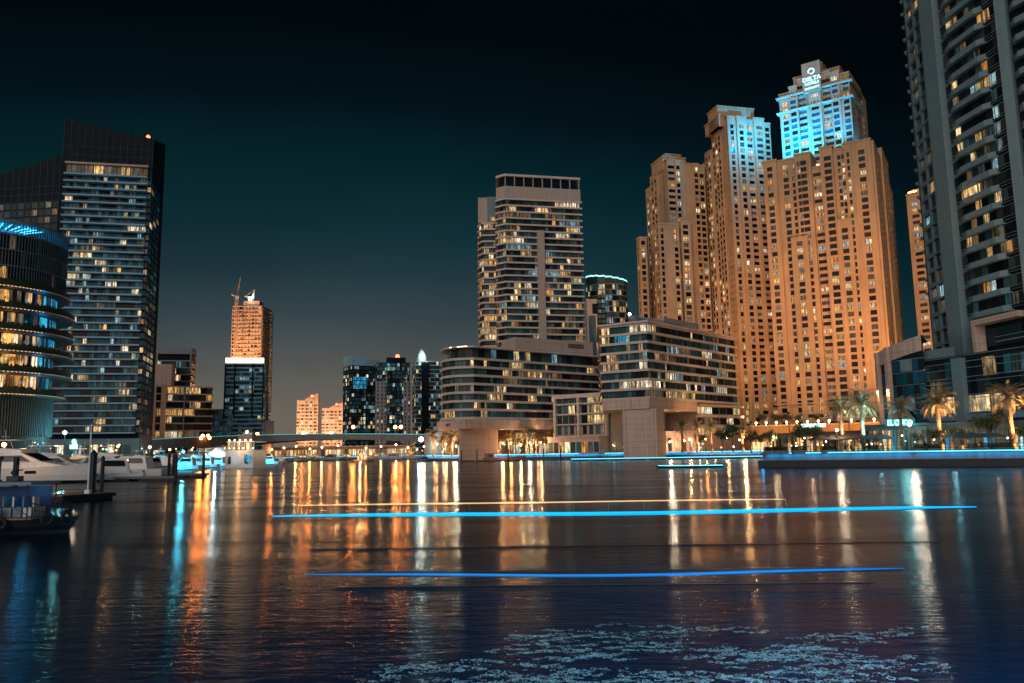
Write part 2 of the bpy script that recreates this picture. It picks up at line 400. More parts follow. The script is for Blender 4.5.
# ================================================================== sandstone towers (right of centre)
PAL_S = ('glass_black', ('glass_brown', .10), ('warm', .13), ('cream', .04), ('amber', .06), ('dimwarm', .10), ('cool', .012))
WK = 1.55
def dist(A, U, x, z): return (along(A, U, x, 0, z)-A).length
def span(xa, ya, da, xb, yb, db): A = XY(xa, ya, da); B = XY(xb, yb, db); L = (B-A).length; return A, B, (B-A)/L, L
def tower_wide():
    A, B, U, L = span(763, 165, 400, 873, 141, 373); N = outN(U)
    z = Zat(B, 873, 143); z2 = Zat(A, 763, 167); zr = (z+z2)/2
    b = thing('sandstone_tower', (*((A+B)/2), LZ), 'widest orange floodlit sandstone tower carrying the cyan lit hotel top', 'tower', 'orange floodlit sandstone towers')
    mb = MB(); D = 46
    def sh(x0, x1, cols, off, top=0, sides=(), wins=True, z0=6, corn=.5):
        zz = Zat(A+U*dist(A, U, (x0+x1)/2, zr), (x0+x1)/2, 180)
        u0 = dist(A, U, x0, zz) if x0 > 763 else 0; u1 = min(L, dist(A, U, x1, zz))
        cs = [(dist(A, U, c, zz)-u0, w) for c, w in cols]
        shaft(mb, b, A+U*u0+N*off, U, u1-u0, D+off, z0, zr+top, cs, 3.46, PAL_S, sides, cornice=corn)
    sh(763, 777.5, [(770.5, 1.7)], .6, 1.2)
    sh(777.5, 796, [(786, 1.7), (793.5, .9)], -.3, .5)
    sh(796, 812, [(799.5, 1.), (804.5, 3.0)], .8, 1.6)
    sh(812, 821.5, [(817, 3.6)], -1.4, -6)
    sh(821.5, 834.5, [(829, 3.0)], .8, 2.6)
    sh(834.5, 846, [(840, .9), (844, 1.6)], -1.1, 1)
    sh(846, 873.5, [(850, .8), (863.5, 1.9)], .6, 2.6)
    # arched head over the central recess
    # right flank, stepping back from the corner
    ND = -N
    E2 = along(B, ND, 893, 150, zr); LS = (E2-B).length
    f2 = MB()
    shaft(mb, b, B-N*.9, ND, LS*.33, 12, 6, zr+1.6, [(LS*.1, 1.6), (LS*.25, 1.2)], 3.46, PAL_S, cornice=.4)
    shaft(mb, b, B+ND*LS*.33+U*.9, ND, LS*.34, 12, 6, zr+7, [(LS*.1, 1.3), (LS*.24, 1.3)], 3.46, PAL_S, cornice=.6)
    shaft(mb, b, B+ND*LS*.67-U*.4, ND, LS*.33+2, 12, 6, zr+.5, [(LS*.1, 1.3), (LS*.24, 1.6)], 3.46, PAL_S, cornice=.4)
    wl = mb.build('wall', 'sandstone', b)
    # lower forebuildings and string course near the base
    f = MB()
    for x0, x1, t in ((795, 812, 240), (842, 857, 222)):
        u0, u1 = dist(A, U, x0, 80), dist(A, U, x1, 80); zt = Zat(A+U*u0, x0, t)
        c = A+U*(u0+u1)/2+N*1.0
        shaft(f, b, A+U*u0+N*1.5, U, u1-u0, 2.0, 6, zt, [((u1-u0)*.5, 1.8)], 3.46, PAL_S, cornice=.3)
    f.build('lower_wing', 'sandstone', b)
    t = MB(); c = (A+B)/2-N*D/2; t.box((c.x, c.y, 17.0), U, N, L+3.4, D+4, .7); t.box((c.x, c.y, 24.5), U, N, L+3.2, D+3.8, .5); t.build('string_course', 'sandstone_trim', b)
    # turquoise lit top: stepped block standing on the roof
    A2, B2, U2, L2 = span(778.5, 92, 412, 848.5, 71, 391); N2 = outN(U2)
    h = bldg('hotel_top', [A2, B2], 'x') if False else None
    m2 = MB(); za = Zat(A2, 779, 92); zb = Zat(B2, 848, 71); zt = (za+zb)/2; zb0 = zr-2
    def sh2(x0, x1, cols, off, top, corn=.5, dd=26):
        u0 = max(0, dist(A2, U2, x0, zt)) if x0 > 779 else 0; u1 = min(L2, dist(A2, U2, x1, zt)) if x1 < 848 else L2
        cs = [(dist(A2, U2, cx, zt)-u0, w) for cx, w in cols]
        shaft(m2, b, A2+U2*u0+N2*off, U2, u1-u0, dd+off, zb0, top, cs, 3.46, PAL_S[:1]+(('warm', .12), ('cream', .10), ('glass_blue', .4)), cornice=corn)
    sh2(778, 789, [(784, 1.8)], 0, zt-3)
    sh2(789, 797, [(792.5, 1.9)], .9, zt-.5)
    sh2(797, 808, [(801, 2.8)], 0, zt+3)
    sh2(808, 820, [(814, 3.6)], 1.2, zt+8, .3)
    sh2(820, 830, [(825.5, 2.6)], 0, zt+3)
    sh2(830, 839, [(834, 1.8)], .8, zt+1.2)
    sh2(839, 849, [(844.5, 1.8)], 0, zt-.4)
    E3 = along(B2, -N2, 866.5, 84, zt); LS2 = (E3-B2).length
    shaft(m2, b, B2-N2*.9, -N2, LS2*.5, 8, zb0, zt-1.2, [(LS2*.25, 1.7)], 3.46, PAL_S, cornice=.4)
    shaft(m2, b, B2-N2*LS2*.5-U2*.5, -N2, LS2*.5, 8, zb0, zt-2, [(LS2*.25, 1.7)], 3.46, PAL_S, cornice=.4)
    for f0, f1, top in ((.36, .62, zt+10.5), (.2, .42, zt+6), (.6, .86, zt+5.5)):
        c = A2+U2*L2*(f0+f1)/2-N2*11; m2.box((*c, zt-3), U2, N2, L2*(f1-f0), 15, top-zt+3)
        m2.box((*c, top+.01), U2, N2, L2*(f1-f0)+.6, 15.6, .8)
    m2.build('hotel_top', 'sandstone', b)
    tr = MB()
    for zz in (zt-13.5, zt-5):
        c = A2+U2*L2/2-N2*13; tr.box((*c, zz), U2, N2, L2+2.9, 26+3.0, .6)
    tr.build('cornice', 'sandstone_trim', b)
    # sign shaft and lettering
    us = dist(A2, U2, 801, zt+8), dist(A2, U2, 822, zt+8)
    S = A2+U2*us[0]+N2*2.2; W = us[1]-us[0]
    sg = MB(); c = A2+U2*(us[0]+us[1])/2+N2*.7; sg.box((*c, zt-6), U2, N2, W*.86, 2.6, Zat(c, 812, 63)-zt+6); so = sg.build('sign_shaft', 'sandstone', b)
    C0 = A2+U2*(us[0]+W*.52)+N2*2.15; ztop = Zat(C0, 812, 66)
    ang = math.atan2(U2.y, U2.x)
    def text(s, size, z, off=.12):
        return lettering(s, size, (*(C0+N2*off), z), ang, 'sign_white', b)
    text('DELTA', 3.1, ztop-8.0); text('HOTELS', 2.0, ztop-10.2); text('MARRIOTT', 1.5, ztop-12.6)
    em = MB(); p0 = C0+N2*.15
    def ep(a, r): return V((p0.x+U2.x*r*math.cos(a), p0.y+U2.y*r*math.cos(a), ztop-2.9+r*math.sin(a)))
    for i in range(22):
        if i in (20, 21): continue
        a, e = 2*math.pi*i/22-2.0, 2*math.pi*(i+1)/22-2.0
        em.q(ep(a, 1.75), ep(e, 1.75), ep(e, 1.15), ep(a, 1.15))
    em.build('emblem', 'sign_white', b)
    bk = MB(); q = A2+U2*L2*.47-N2*11; bk.tube([(*q, zt+11), (*q, zt+12.6)], .15); bk.ball((*q, zt+12.9), .7); bk.build('beacon', 'lamp_red', b)
    # flood lamps on the roof terrace washing the hotel top
    for i in range(7):
        p = A2+U2*L2*(i+.5)/7+N2*(6.5); fx = MB(); fx.box((*p, zr+1.7), U2, N2, .7, .4, .5); fx.build('flood_lamp', 'dark_metal', b)
        light('SPOT', 'flood_light', (p.x, p.y, zr+2.8), (.0, .42, .68), 30000, b, spot_size=R(110), spot_blend=1, shadow_soft_size=.4, aim=(*(A2+U2*L2*(i+.5)/7-N2*1), zr+38))
    for i in range(4):
        p = A2+U2*L2*(i+.5)/4+N2*12; light('SPOT', 'flood_light', (p.x, p.y, zr+3.4), (.0, .21, .62), 150000, b, spot_size=R(85), spot_blend=1, shadow_soft_size=.5, aim=(*(A2+U2*L2*(i+.5)/4), zr+34))
    for i in range(3):
        p = B2-N2*LS2*(i+.5)/3+U2*3.5; light('SPOT', 'flood_light', (p.x, p.y, zr+3.5), (.0, .28, .62), 34000, b, spot_size=R(120), spot_blend=.9, shadow_soft_size=.4, aim=(*(B2-N2*LS2*(i+.5)/3), zr+30))
    return A, B, U, N, zr, L
JW = tower_wide()
def tower_corner(name, label, corner, right, left, ztop, rcols, lcols, rsteps, lsteps, lowers=(), roof=None):
    """two visible faces meeting at an arris that points to the water"""
    C = XY(*corner); Rr = XY(*right); U = (Rr-C).normalized(); LR = (Rr-C).length; N = outN(U)
    zt = Zat(C, corner[0], corner[1])
    Lp = along(C, -N, left, 0, zt); LL = (Lp-C).length
    b = thing(name, (C.x, C.y, LZ), label, 'tower', 'orange floodlit sandstone towers')
    mb = MB()
    # right face: shafts as fractions
    for (f0, f1, off, dz, cs) in rsteps:
        shaft(mb, b, C+U*LR*f0+N*off, U, LR*(f1-f0), 14+off, 6, zt+dz, [((c-f0)*LR, w) for c, w in cs], 3.46, PAL_S, cornice=.4)
    for (f0, f1, off, dz, cs) in lsteps:          # left face runs from far (0) to corner (1)
        O = Lp+N*(LL*f0-1.0)-U*off
        shaft(mb, b, O, N, LL*(f1-f0), 12+off, 6, zt+dz, [((c-f0)*LL, w) for c, w in cs], 3.46, PAL_S, cornice=.4)
    if roof:
        for (fu, fn, wu, wn, h) in roof:
            c = C+U*LR*fu-N*LL*fn; mb.box((*c, zt-4), U, N, LR*wu, LL*wn, h+4); mb.box((*c, zt+h+.01), U, N, LR*wu+.8, LL*wn+.8, .8)
    mb.build('wall', 'sandstone', b)
    for (x0, x1, ytop, off, cs, dep) in lowers:
        C_ = C+N*off-U*80
        u0 = (along(C_, U, x0, 0, 60)-C_).length-80; u1 = (along(C_, U, x1, 0, 60)-C_).length-80
        O = C+U*u0+N*off; w = MB(); zz = Zat(O, x0, ytop)
        shaft(w, b, O, U, u1-u0, dep, 6, zz, [((u1-u0)*c, ww) for c, ww in cs], 3.46, PAL_S, sides=(('l', [(dep*.3, 1.3), (dep*.7, 1.3)]),), cornice=.4)
        w.build('lower_wing', 'sandstone', b)
    return b, C, U, N, LR, LL, zt
T2 = tower_corner('sandstone_tower', 'tall sandstone tower with cyan washed upper face between two orange ones', (727, 117, 415), (770, 121, 421), 700, 0,
    None, None,
    [(0, .2, 0, 0, [(.1, 1.3)]), (.2, .42, .8, 0, [(.3, 1.6)]), (.42, .6, -.5, -1, [(.5, 2.4)]), (.6, .84, .7, 0, [(.72, 3.4)]), (.84, 1.0, -.3, -2, [(.93, 1.7)])],
    [(0, .22, -.4, -16, [(.06, 1.6), (.16, 1.6)]), (.22, .42, .8, -12, [(.28, 1.6), (.37, 1.6)]), (.42, .6, -.6, -5, [(.47, 1.6), (.55, 1.6)]), (.6, .8, .8, -3, [(.65, 1.6), (.75, 1.6)]), (.8, 1, 0, 0, [(.86, 1.6), (.95, 1.2)])],
    roof=[(.30, .30, .85, .34, 7.5), (.1, .35, .45, .5, 2)])
T1 = tower_corner('sandstone_tower', 'lowest and leftmost of the orange lit sandstone towers with stepped crown', (667, 160, 430), (704, 162, 436), 645.5, 0,
    None, None,
    [(0, .2, 0, 0, [(.1, 2.6)]), (.2, .34, .7, -1, [(.27, 1.4)]), (.34, .68, -.3, -1.5, []), (.68, .84, .5, -1.5, [(.76, 1.5)]), (.84, 1.0, 0, -2, [(.92, 1.7)])],
    [(0, .3, -.2, -8.5, [(.08, 1.6), (.22, 1.6)]), (.3, .62, .9, -4, [(.38, 1.8), (.52, 1.8)]), (.62, .84, -.5, -1.5, [(.68, 1.6), (.78, 1.6)]), (.84, 1, 0, 0, [(.92, 1.8)])],
    lowers=[(663, 684, 224, 5, [(.18, 1.2), (.85, 1.5)], 6), (686, 696, 222, 2.5, [(.5, 3.0)], 4), (643.5, 651, 238, -10, [(.5, 1.6)], 4)],
    roof=[(.28, .4, .62, .5, 3.2), (.3, .4, .42, .36, 5.6)])
# slim tower at far right of the group
def tower_slim():
    A, B, U, L = span(906, 196, 420, 922, 192, 414); N = outN(U); zt = Zat(A, 906, 196)
    b = thing('sandstone_tower', (*((A+B)/2), LZ), 'slim orange sandstone tower glimpsed beside the tall grey balcony tower', 'tower', 'orange floodlit sandstone towers'); mb = MB()
    shaft(mb, b, A, U, L, 30, 6, zt, [(L*.5, 2.4)], 3.46, (DARK, ('cream', .12), ('cool', .1), ('warm', .08)), cornice=.4)
    E = B+U*9-N*8; shaft(mb, b, B-N*8, U, 9, 22, 6, zt-9, [(4.5, 1.6)], 3.46, PAL_S, cornice=.4)
    c = A+U*L*.5-N*8; mb.box((*c, zt), U, N, L*.6, 10, 3.5); mb.build('wall', 'sandstone', b)
    l = MB(); l.box((*(A+U*L*.4+N*.1), zt+1.2), U, N, L*.5, .3, .5); l.build('roof_lamp', 'lamp_orange', b)
    return A, U, N, L, zt
T4 = tower_slim()
# orange floods from masts standing on the promenade roofs, and turquoise ones for the middle tower
def flood(loc, aim, col, p, size, label, grp, soft=.6, base=2.2):
    t = thing('floodlight_mast', (loc[0], loc[1], base), label, 'floodlight', grp)
    m = MB(); m.tube([(loc[0], loc[1], base), (loc[0], loc[1], loc[2]-.8)], [.16, .09]); m.build('pole', 'dark_metal', t)
    d = (V(aim)-V(loc)).normalized(); h = MB(); h.tube([V(loc)-d*.9, V(loc)-d*.35], [.25, .45], 8); h.build('lamp_head', 'dark_metal', t)
    light('SPOT', 'flood_light', loc, col, p, t, spot_size=R(size), spot_blend=.7, shadow_soft_size=soft, aim=aim)
ORC = (1, .42, .14)
for i, (x, d, ax, ad, az, p, sz_) in enumerate(((618, 352, 690, 440, 95, 1.9e5, 80), (693, 348, 684, 430, 92, 7e4, 84), (752, 330, 745, 420, 42, 5e4, 70), (790, 250, 792, 395, 70, 2.5e5, 46), (850, 250, 845, 385, 70, 2.5e5, 46), (935, 300, 893, 395, 85, 2.6e5, 62))):
    q = XY(x, 440, d); a = XY(ax, 300, ad)
    flood((q.x, q.y, 14), (a.x, a.y, az), ORC, p, sz_, f'orange floodlight mast aimed at the sandstone towers, {NUM[i]} from the left', 'orange floodlight masts', base=2.2)
b2, C2, U2_, N2_, LR2, LL2, zt2 = T2
for i, f in enumerate((.4, .62)):
    p = C2+U2_*LR2*f+N2_*14
    light('POINT', 'flood_light', (p.x, p.y, (zt2-12, zt2-42)[i]), (.0, .23, .60), 90000, b2, shadow_soft_size=.5)
a4 = T4[0]+T4[1]*T4[3]*.5
# podium of the towers
def podium():
    A = XY(690, 440, 352); B = XY(752, 430, 345); C = XY(905, 430, 300)
    poly = [XY(738, 440, 350), XY(752, 440, 322), XY(842, 436, 308), XY(905, 436, 292), XY(960, 436, 400), XY(738, 440, 440)]
    b = bldg('podium', poly, 'orange lit stone podium with lamp topped terrace at the foot of the towers', 'podium')
    m = MB(); zt = Zat(poly[1], 752, 427); m.prism(poly, 2.2, zt)
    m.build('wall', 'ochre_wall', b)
    t = MB(); t.prism(offset(cc(poly), .4), zt+.01, zt+.6); t.build('coping', 'sandstone_trim', b)
    # arched shopfronts
    for i in range(16):
        e0, e1 = (poly[1], poly[2]) if i < 9 else (poly[2], poly[3]); f = (i+.5)/9 if i < 9 else (i-8.5)/7
        c = e0.lerp(e1, f); U = (e1-e0).normalized(); N = outN(U)
        s = MB(); s.box((*(c+N*.1), 2.2), U, N, 4.4, .5, 3.6); s.lathe((c.x+N.x*.1, c.y+N.y*.1, 5.8), [(.1, 0)], 3) if False else None
        s.build('archway', random.choice(['shopwarm', 'dining', 'glass_brown', 'shopwarm']), b)
    for i in range(14):
        c = poly[1].lerp(poly[3], (i+.5)/14)+V((0, -.1)); l = MB(); l.ball((c.x, c.y, zt+1.5), .42, 8); l.tube([(c.x, c.y, zt+.5), (c.x, c.y, zt+1.3)], .08); l.build('terrace_lamp', 'lamp_warm', b)
    c = XY(802, 425, 306); c2 = XY(824, 425, 304); U = (c2-c).normalized()
    k = MB(); k.box((*((c+c2)/2+outN(U)*1.2), Zat(c, 802, 427.5)), U, outN(U), (c2-c).length*1.1, .6, 1.3); k.build('lit_fascia', 'sign_white', b)
    for x in (770, 800, 832, 865):
        q = XY(x, 436, 300); light('POINT', 'wall_wash', (q.x, q.y-4, 7), (1, .36, .06), 2600, b, shadow_soft_size=.5)
    return zt
PZ = podium()
# ================================================================== low waterfront blocks on podium beams
PAL_A = (DARK, ('glass_teal', .34), ('warm', .17), ('cream', .02), ('dimwarm', .10), ('cool', .015), ('dimteal', .05))
PAL_E = ('glass_teal', (DARK, .3), ('warm', .16), ('cream', .06), ('dimwarm', .08), ('cool', .05), ('dimteal', .06))
def block_curved():
    c0 = XY(474, 400, 320); r = XY(598, 400, 361)
    pts = [c0, r, r+V((6, 40))]
    left = [XY(452, 400, 348), XY(444.5, 400, 340), XY(442.5, 400, 333), XY(446, 400, 326), XY(455, 400, 321.5)]
    poly = cc(pts+[V((left[0].x+10, left[0].y+30))]+left)
    b = bldg('waterfront_block', poly, 'low terraced block with rounded end on a podium beam below the tall pale tower', 'building')
    i0 = None
    def pf(i, k, j, nb): return None
    banded(b, poly, 17.0, 7, 3.4, .95, 1.1, 1.6, PAL_A, run=.66)
    # set back penthouse storey under a thin projecting roof
    ph = offset(poly, -2.2); z = 17+7*3.4+.6
    for i in range(len(ph)):
        a, e = ph[i], ph[(i+1) % len(ph)]; L = (e-a).length
        if not facing(a, e) or L < 1: continue
        U = (e-a)/L; nb = max(1, round(L/3)); 
        for j in range(nb): c = a+U*L*(j+.5)/nb; pane(b, (c.x, c.y, z+2), U, L/nb*.96, 4, pick((('glass_teal'), (DARK, .35), ('cool', .06), ('warm', .08))))
    co = MB(); co.prism(offset(poly, -2.6), z-.1, z+4.2); co.build('penthouse_wall', 'dark_frame', b)
    rf = MB(); rf.prism(offset(poly, .9), z+4.05, z+4.65); rf.build('roof_slab', 'pale_slab', b)
    led = MB()
    for a, e in zip([XY(444, 347, 334), XY(450, 347, 322)], [XY(450, 347, 322), XY(467, 347, 318.4)]):
        U = (e-a).normalized(); c = (a+e)/2; led.box((*c, z+4.2), U, outN(U), (e-a).length, .25, .35)
    led.build('light_strip', 'led_warmwhite', b)
    # roof plant house
    A, B, U, L = span(515, 337, 345, 593, 352, 366); N = outN(U)
    pl = MB(); zt = Zat(A, 515, 337); pl.prism([A, B, B-N*12, A-N*12], z+4.7, zt); pl.build('plant_house', 'beige_wall', b)
    lv = MB()
    for k in range(9): c = A+U*(L*.68+k*.95)+N*.06; lv.box((*c, zt-3.4), U, N, .55, .1, 2)
    lv.build('louvre', 'dark_frame', b)
    # podium beam and great pier
    q = [XY(438.5, 424, 330), XY(465.5, 424, 314), XY(553, 424, 344), XY(553, 424, 400), XY(440, 424, 380)]
    m = MB(); m.prism(cc(q), 12.6, 16.4); m.build('podium_beam', 'pink_stucco', b)
    A, B, U, L = span(459, 445, 316, 498, 445, 327); N = outN(U)
    p = MB(); p.prism([A*1.006, B*1.006, B*1.045, A*1.045], -.5, 12.59); p.build('pier', 'pink_stucco', b)
    # dark letters on the beam end
    C = XY(448.5, 424.5, 324.5); ab = (q[0], q[1]); Uq = (ab[1]-ab[0]).normalized(); ang = math.atan2(Uq.y, Uq.x)
    f = ((C-ab[0]).dot(Uq)); p_ = ab[0]+Uq*f+outN(Uq)*.05
    for k, ch in enumerate((.0, .95, 2.05)):
        l = MB(); c = p_+Uq*(ch-1)
        l.box((*c, 14.0), Uq, outN(Uq), .75, .1, 1.1); l.box((*(c+outN(Uq)*.02), 14.35), Uq, outN(Uq), .3, .14, .35, m=1); l.build('lettering', ['dark_frame', 'pink_stucco'], b)
    # shop storey recessed below the beam
    A, B, U, L = span(442, 440, 345, 556, 440, 372); N = outN(U)
    w = MB(); w.prism([A, B, B-N*20, A-N*20], 2.2, 12.58); w.build('shop_wall', 'beige_wall', b)
    for k in range(24):
        c = A+U*L*(k+.5)/24
        pane(b, (*(c+N*.1), 4.6), U, L/24*.72, 4.0, random.choice(['shopwarm', 'shopwarm', 'shopcool', 'dining', 'dimwarm']))
        if k in (2, 3, 15, 16, 17, 18): pane(b, (*(c+N*.1), 10.2), U, L/24*.9, 3.2, 'warm')
    return b
block_curved()
def block_corner():
    C = XY(649, 400, 290); Lf = XY(603.5, 400, 299.5); Rt = XY(737, 400, 338)
    poly = [Lf, C, Rt, Rt+V((-12, 30)), Lf+V((4, 42))]
    b = bldg('waterfront_block', poly, 'low glazed block with a sharp corner and roof screen before the sandstone towers', 'building')
    def pf(i, k, j, nb):
        if i == 0 and k == 6 and j in (3, 4, 5, 6): return 'cyanlit' if j < 6 else 'cool'
        if k == 1 and ((i == 0 and j > nb-8) or (i == 1 and j < 5)): return 'cream'
        if k == 7 and ((i == 0 and j > nb-5) or (i == 1 and j < 3)): return 'cream'
        return None
    banded(b, cc(poly), 22, 8, 3.42, .9, .9, 1.6, PAL_E, run=.62, pane_fn=pf)
    rf = MB(); rf.prism(offset(cc(poly), 1.6), 49.6, 50.3); rf.build('roof_slab', 'pale_slab', b)
    U = (Rt-C).normalized(); N = outN(U)
    s = MB(); c = C+U*18-N*6
    for k in range(26): s.box((*(C+U*(1+k*1.35)-N*5), 50.2), U, N, .5, .2, 3.0)
    s.box((*(C+U*17.8-N*5.3), 50.2), U, N, 34, .2, 2.2); s.build('roof_screen', 'grey_wall', b)
    p = MB(); p.box((*(C+U*34-N*10), 50.2), U, N, 26, 9, 4.6); p.build('plant_house', 'beige_wall', b)
    # lower storeys on the right, below the slabs
    A, B = XY(697, 415, 318), XY(740, 415, 338.6); U2 = (B-A).normalized(); N2 = outN(U2); L = (B-A).length
    w = MB(); w.prism([A, B, B-N2*14, A-N2*14], 2.2, 21.4); w.build('lower_wing', 'beige_wall', b)
    for k in range(3):
        sl = MB(); c = (A+B)/2+N2*.5; sl.box((*c, 20.2-k*4.2), U2, N2, L+1, 2, 1.0); sl.build('floor_band', 'pale_slab', b)
        for j in range(6): c = A+U2*L*(j+.5)/6+N2*.08; pane(b, (*c, 18.7-k*4.2), U2, L/6*.92, 2.6, pick(('glass_dark', ('warm', .3), ('cream', .2))))
    q = [XY(602.5, 415, 297), XY(649.5, 415, 286.5), XY(698, 415, 314), XY(698, 415, 340), XY(604, 415, 335)]
    m = MB(); m.prism(cc(q), 18.0, 21.95); m.build('podium_beam', 'pink_stucco', b)
    A, B = XY(623, 435, 293), XY(657, 435, 286); B2 = XY(665, 435, 293)
    m = MB(); m.prism(cc([A, B, B2, XY(632, 435, 298)]), -.5, 17.98); m.build('pier', 'pink_stucco', b)
    # pavilion and shop wall under the beam
    A, B = XY(612, 440, 322), XY(700, 440, 334); U3 = (B-A).normalized(); N3 = outN(U3); L3 = (B-A).length
    w = MB(); w.prism([A, B, B-N3*10, A-N3*10], 2.2, 17.9); w.build('shop_wall', 'beige_wall', b)
    A, B, U4, L4 = span(666, 440, 306, 702, 440, 312); N4 = outN(U4)
    w = MB(); w.prism([A, B, B-N4*8, A-N4*8], 2.2, 10.3); w.build('pavilion', 'pink_stucco', b)
    for k in range(5): c = A+U4*L4*(k+.5)/5; pane(b, (*(c+N4*.06), 5.2), U4, 1.6, 5, random.choice(['shopwarm', 'cream', 'glass_dark']))
    for k in range(14): c = XY(612, 440, 322)+U3*L3*(k+.5)/14; pane(b, (*(c+N3*.06), 4.8), U3, 1.8, 4.2, random.choice(['shopwarm', 'dimwarm', 'dining', 'glass_dark']))
    return b
block_corner()
def link_block():
    A, B, U, L = span(555, 420, 336, 606, 420, 322); N = outN(U); 
    b = bldg('link_block', [A, B], 'small white framed block with square windows between the two waterfront blocks', 'building')
    zt = Zat(A, 556, 397); m = MB()
    m.prism([A-N*1.2, B-N*1.2, B-N*14, A-N*14], 2.2, zt-1); m.build('wall', 'beige_wall', b)
    f = MB(); 
    for u in (0, .47, 1.0): f.box((*(A+U*L*u-N*.4), 9), U, N, 1.0, 1.6, zt-9)
    f.box((*((A+B)/2-N*.4), zt-.9), U, N, L+1.2, 1.7, 1.6)
    for z in (9, 14, 18.2, 22.4): f.box((*((A+B)/2-N*.5), z), U, N, L, 1.4, .5)
    f.build('frame', 'pale_slab', b)
    rows = [(20.3, 3.4), (16.2, 3.2), (11.9, 3.6)]
    for z, h in rows:
        for j in range(8):
            c = A+U*L*(j+.5)/8-N*1.1
            k = 'warm' if (z > 15 and j > 4) or random.random() < .12 else pick(('glass_teal', ('glass_dark', .5)))
            pane(b, (*c, z), U, L/8*(.9 if z > 13 else .62), h, k)
    if zt > 25:
        for j in range(8): c = A+U*L*(j+.5)/8-N*1.1; pane(b, (*c, 24.4), U, L/8*.94, 3.0, 'warm' if j > 4 else 'glass_teal')
    w = MB(); w.prism([A+N*6, B+N*6, B-N*1.1, A-N*1.1], 2.2, 8.4); w.prism([A+N*6.4, B+N*6.4, B-N*.8, A-N*.8], 8.41, 9.2); w.build('arcade', 'pink_stucco', b)
    for j in range(9): c = A+U*L*(j+.5)/9+N*6.06; pane(b, (*c, 4.8), U, 2.2, 4.2, random.choice(['shopwarm', 'dimwarm', 'dining', 'glass_teal']))
link_block()
# ================================================================== pale residential towers behind
PAL_B = (DARK, ('glass_teal', .26), ('warm', .16), ('cream', .03), ('dimwarm', .10), ('cool', .02), ('amber', .03))
def tower_pale():
    A, B, U, L = span(505, 173, 397, 578.5, 178, 405); N = outN(U); zt = Zat(A, 505, 174)
    z0 = 12; 
    b = bldg('residential_tower', [A, B], 'tall pale apartment tower with white top band and vertical wall strip', 'tower')
    poly = cc([A+N*.0, B, B-N*24, A-N*20-U*.5, A-U*3.5-N*4])
    top = zt-13.5; nfl = 36; fh = (top-z0)/nfl
    def pf(i, k, j, nb): return None
    banded(b, poly, z0, nfl, fh, .8, 1.2, 1.9, PAL_B, run=.6, wallmat='beige_wall')
    s = MB(); c = A+U*L*.455+N*1.0; s.box((*c, z0), U, N, 3.6, 2.4, (top-z0)*.865)
    s.build('wall_strip', 'beige_wall', b)
    h = MB(); h.prism(offset(poly, .6), top+.5, top+7.0); h.build('crown_wall', 'beige_wall', b)
    g = MB(); g.prism(offset(poly, -1.0), top+7.01, zt-1.2); g.build('attic_glazing', 'far_dark', b)
    for k in range(9): pm = MB(); pm.box((*(A+U*L*k/8), top+7.01), U, N, .5, .5, zt-top-8.2); pm.build('post', 'beige_wall', b)
    r = MB(); r.prism(offset(poly, .7), zt-1.19, zt); r.build('roof_slab', 'pale_slab', b)
tower_pale()
def tower_pale_back():
    A, B, U, L = span(478.5, 196, 420, 505, 194, 420); N = outN(U); zt = Zat(A, 479, 197)
    b = bldg('residential_tower', [A, B], 'narrower apartment tower standing half behind the tall pale one', 'tower')
    B = B+U*4; poly = cc([A+U*2.5, B, B-N*18, A-N*16, A-N*5]); z0 = 12; top = zt-15; nfl = 34; fh = (top-z0)/nfl
    banded(b, poly, z0, nfl, fh, .85, 1.1, 2.6, (DARK, ('glass_teal', .2), ('amber', .16), ('warm', .16), ('cream', .05), ('dimwarm', .1)), run=.4)
    h = MB(); h.prism(offset(cc([A, A+U*4.5, A+U*4.5-N*10, A-N*10]), .3), top+.5, zt-.5); h.build('crown_wall', 'beige_wall', b)
    h = MB(); h.prism(offset(cc([A+U*4.6, B, B-N*14, A+U*4.6-N*14]), .0), top+.5, zt); h.build('crown_screen', 'grey_wall', b)
    w = MB(); w.box((*(A+U*8+N*.02), zt-13.4), U, N, 3, .3, 2); w.build('lit_opening', 'amber', b)
    h = MB(); h.box((*(A-U*3-N*8), 12), U, N, 5, 12, 27); h.build('lower_wing', 'beige_wall', b)
tower_pale_back()
def tower_round_top():
    c = XY(607, 300, 470); R_ = 12.2*.95; n = 18
    b = thing('round_tower', (c.x, c.y, LZ), 'far glass tower with curved front and lit crown behind the dark slab', 'tower')
    poly = [V((c.x+R_*1.05*math.cos(a)*1.0, c.y+R_*.8*math.sin(a))) for a in [2*math.pi*i/n for i in range(n)]]
    z0 = 10; zt = Zat(c, 590, 279)
    nfl = 27; banded(b, poly, z0, nfl, (zt-5-z0)/nfl, .5, .35, 2.0, ('glass_teal', (DARK, .3), ('cool', .12), ('warm', .13), ('dimteal', .2)), slabmat='far_grey', run=.3)
    for i in range(n):
        a, e = poly[i], poly[(i+1) % n]
        if facing(a, e):
            U = (e-a).normalized(); m = MB(); dz = 3.2*(1-(((a+e)/2).x-(c.x-R_))/(2*R_))
            m.box((*((a+e)/2), zt-4.9), U, outN(U), (e-a).length+.1, .5, 2.2+dz); m.build('crown_panel', 'glass_teal', b)
            l = MB(); l.box((*((a+e)/2), zt-2.65+dz), U, outN(U), (e-a).length+.05, .6, .7); l.build('crown_lamp', 'crown_light', b)
tower_round_top()
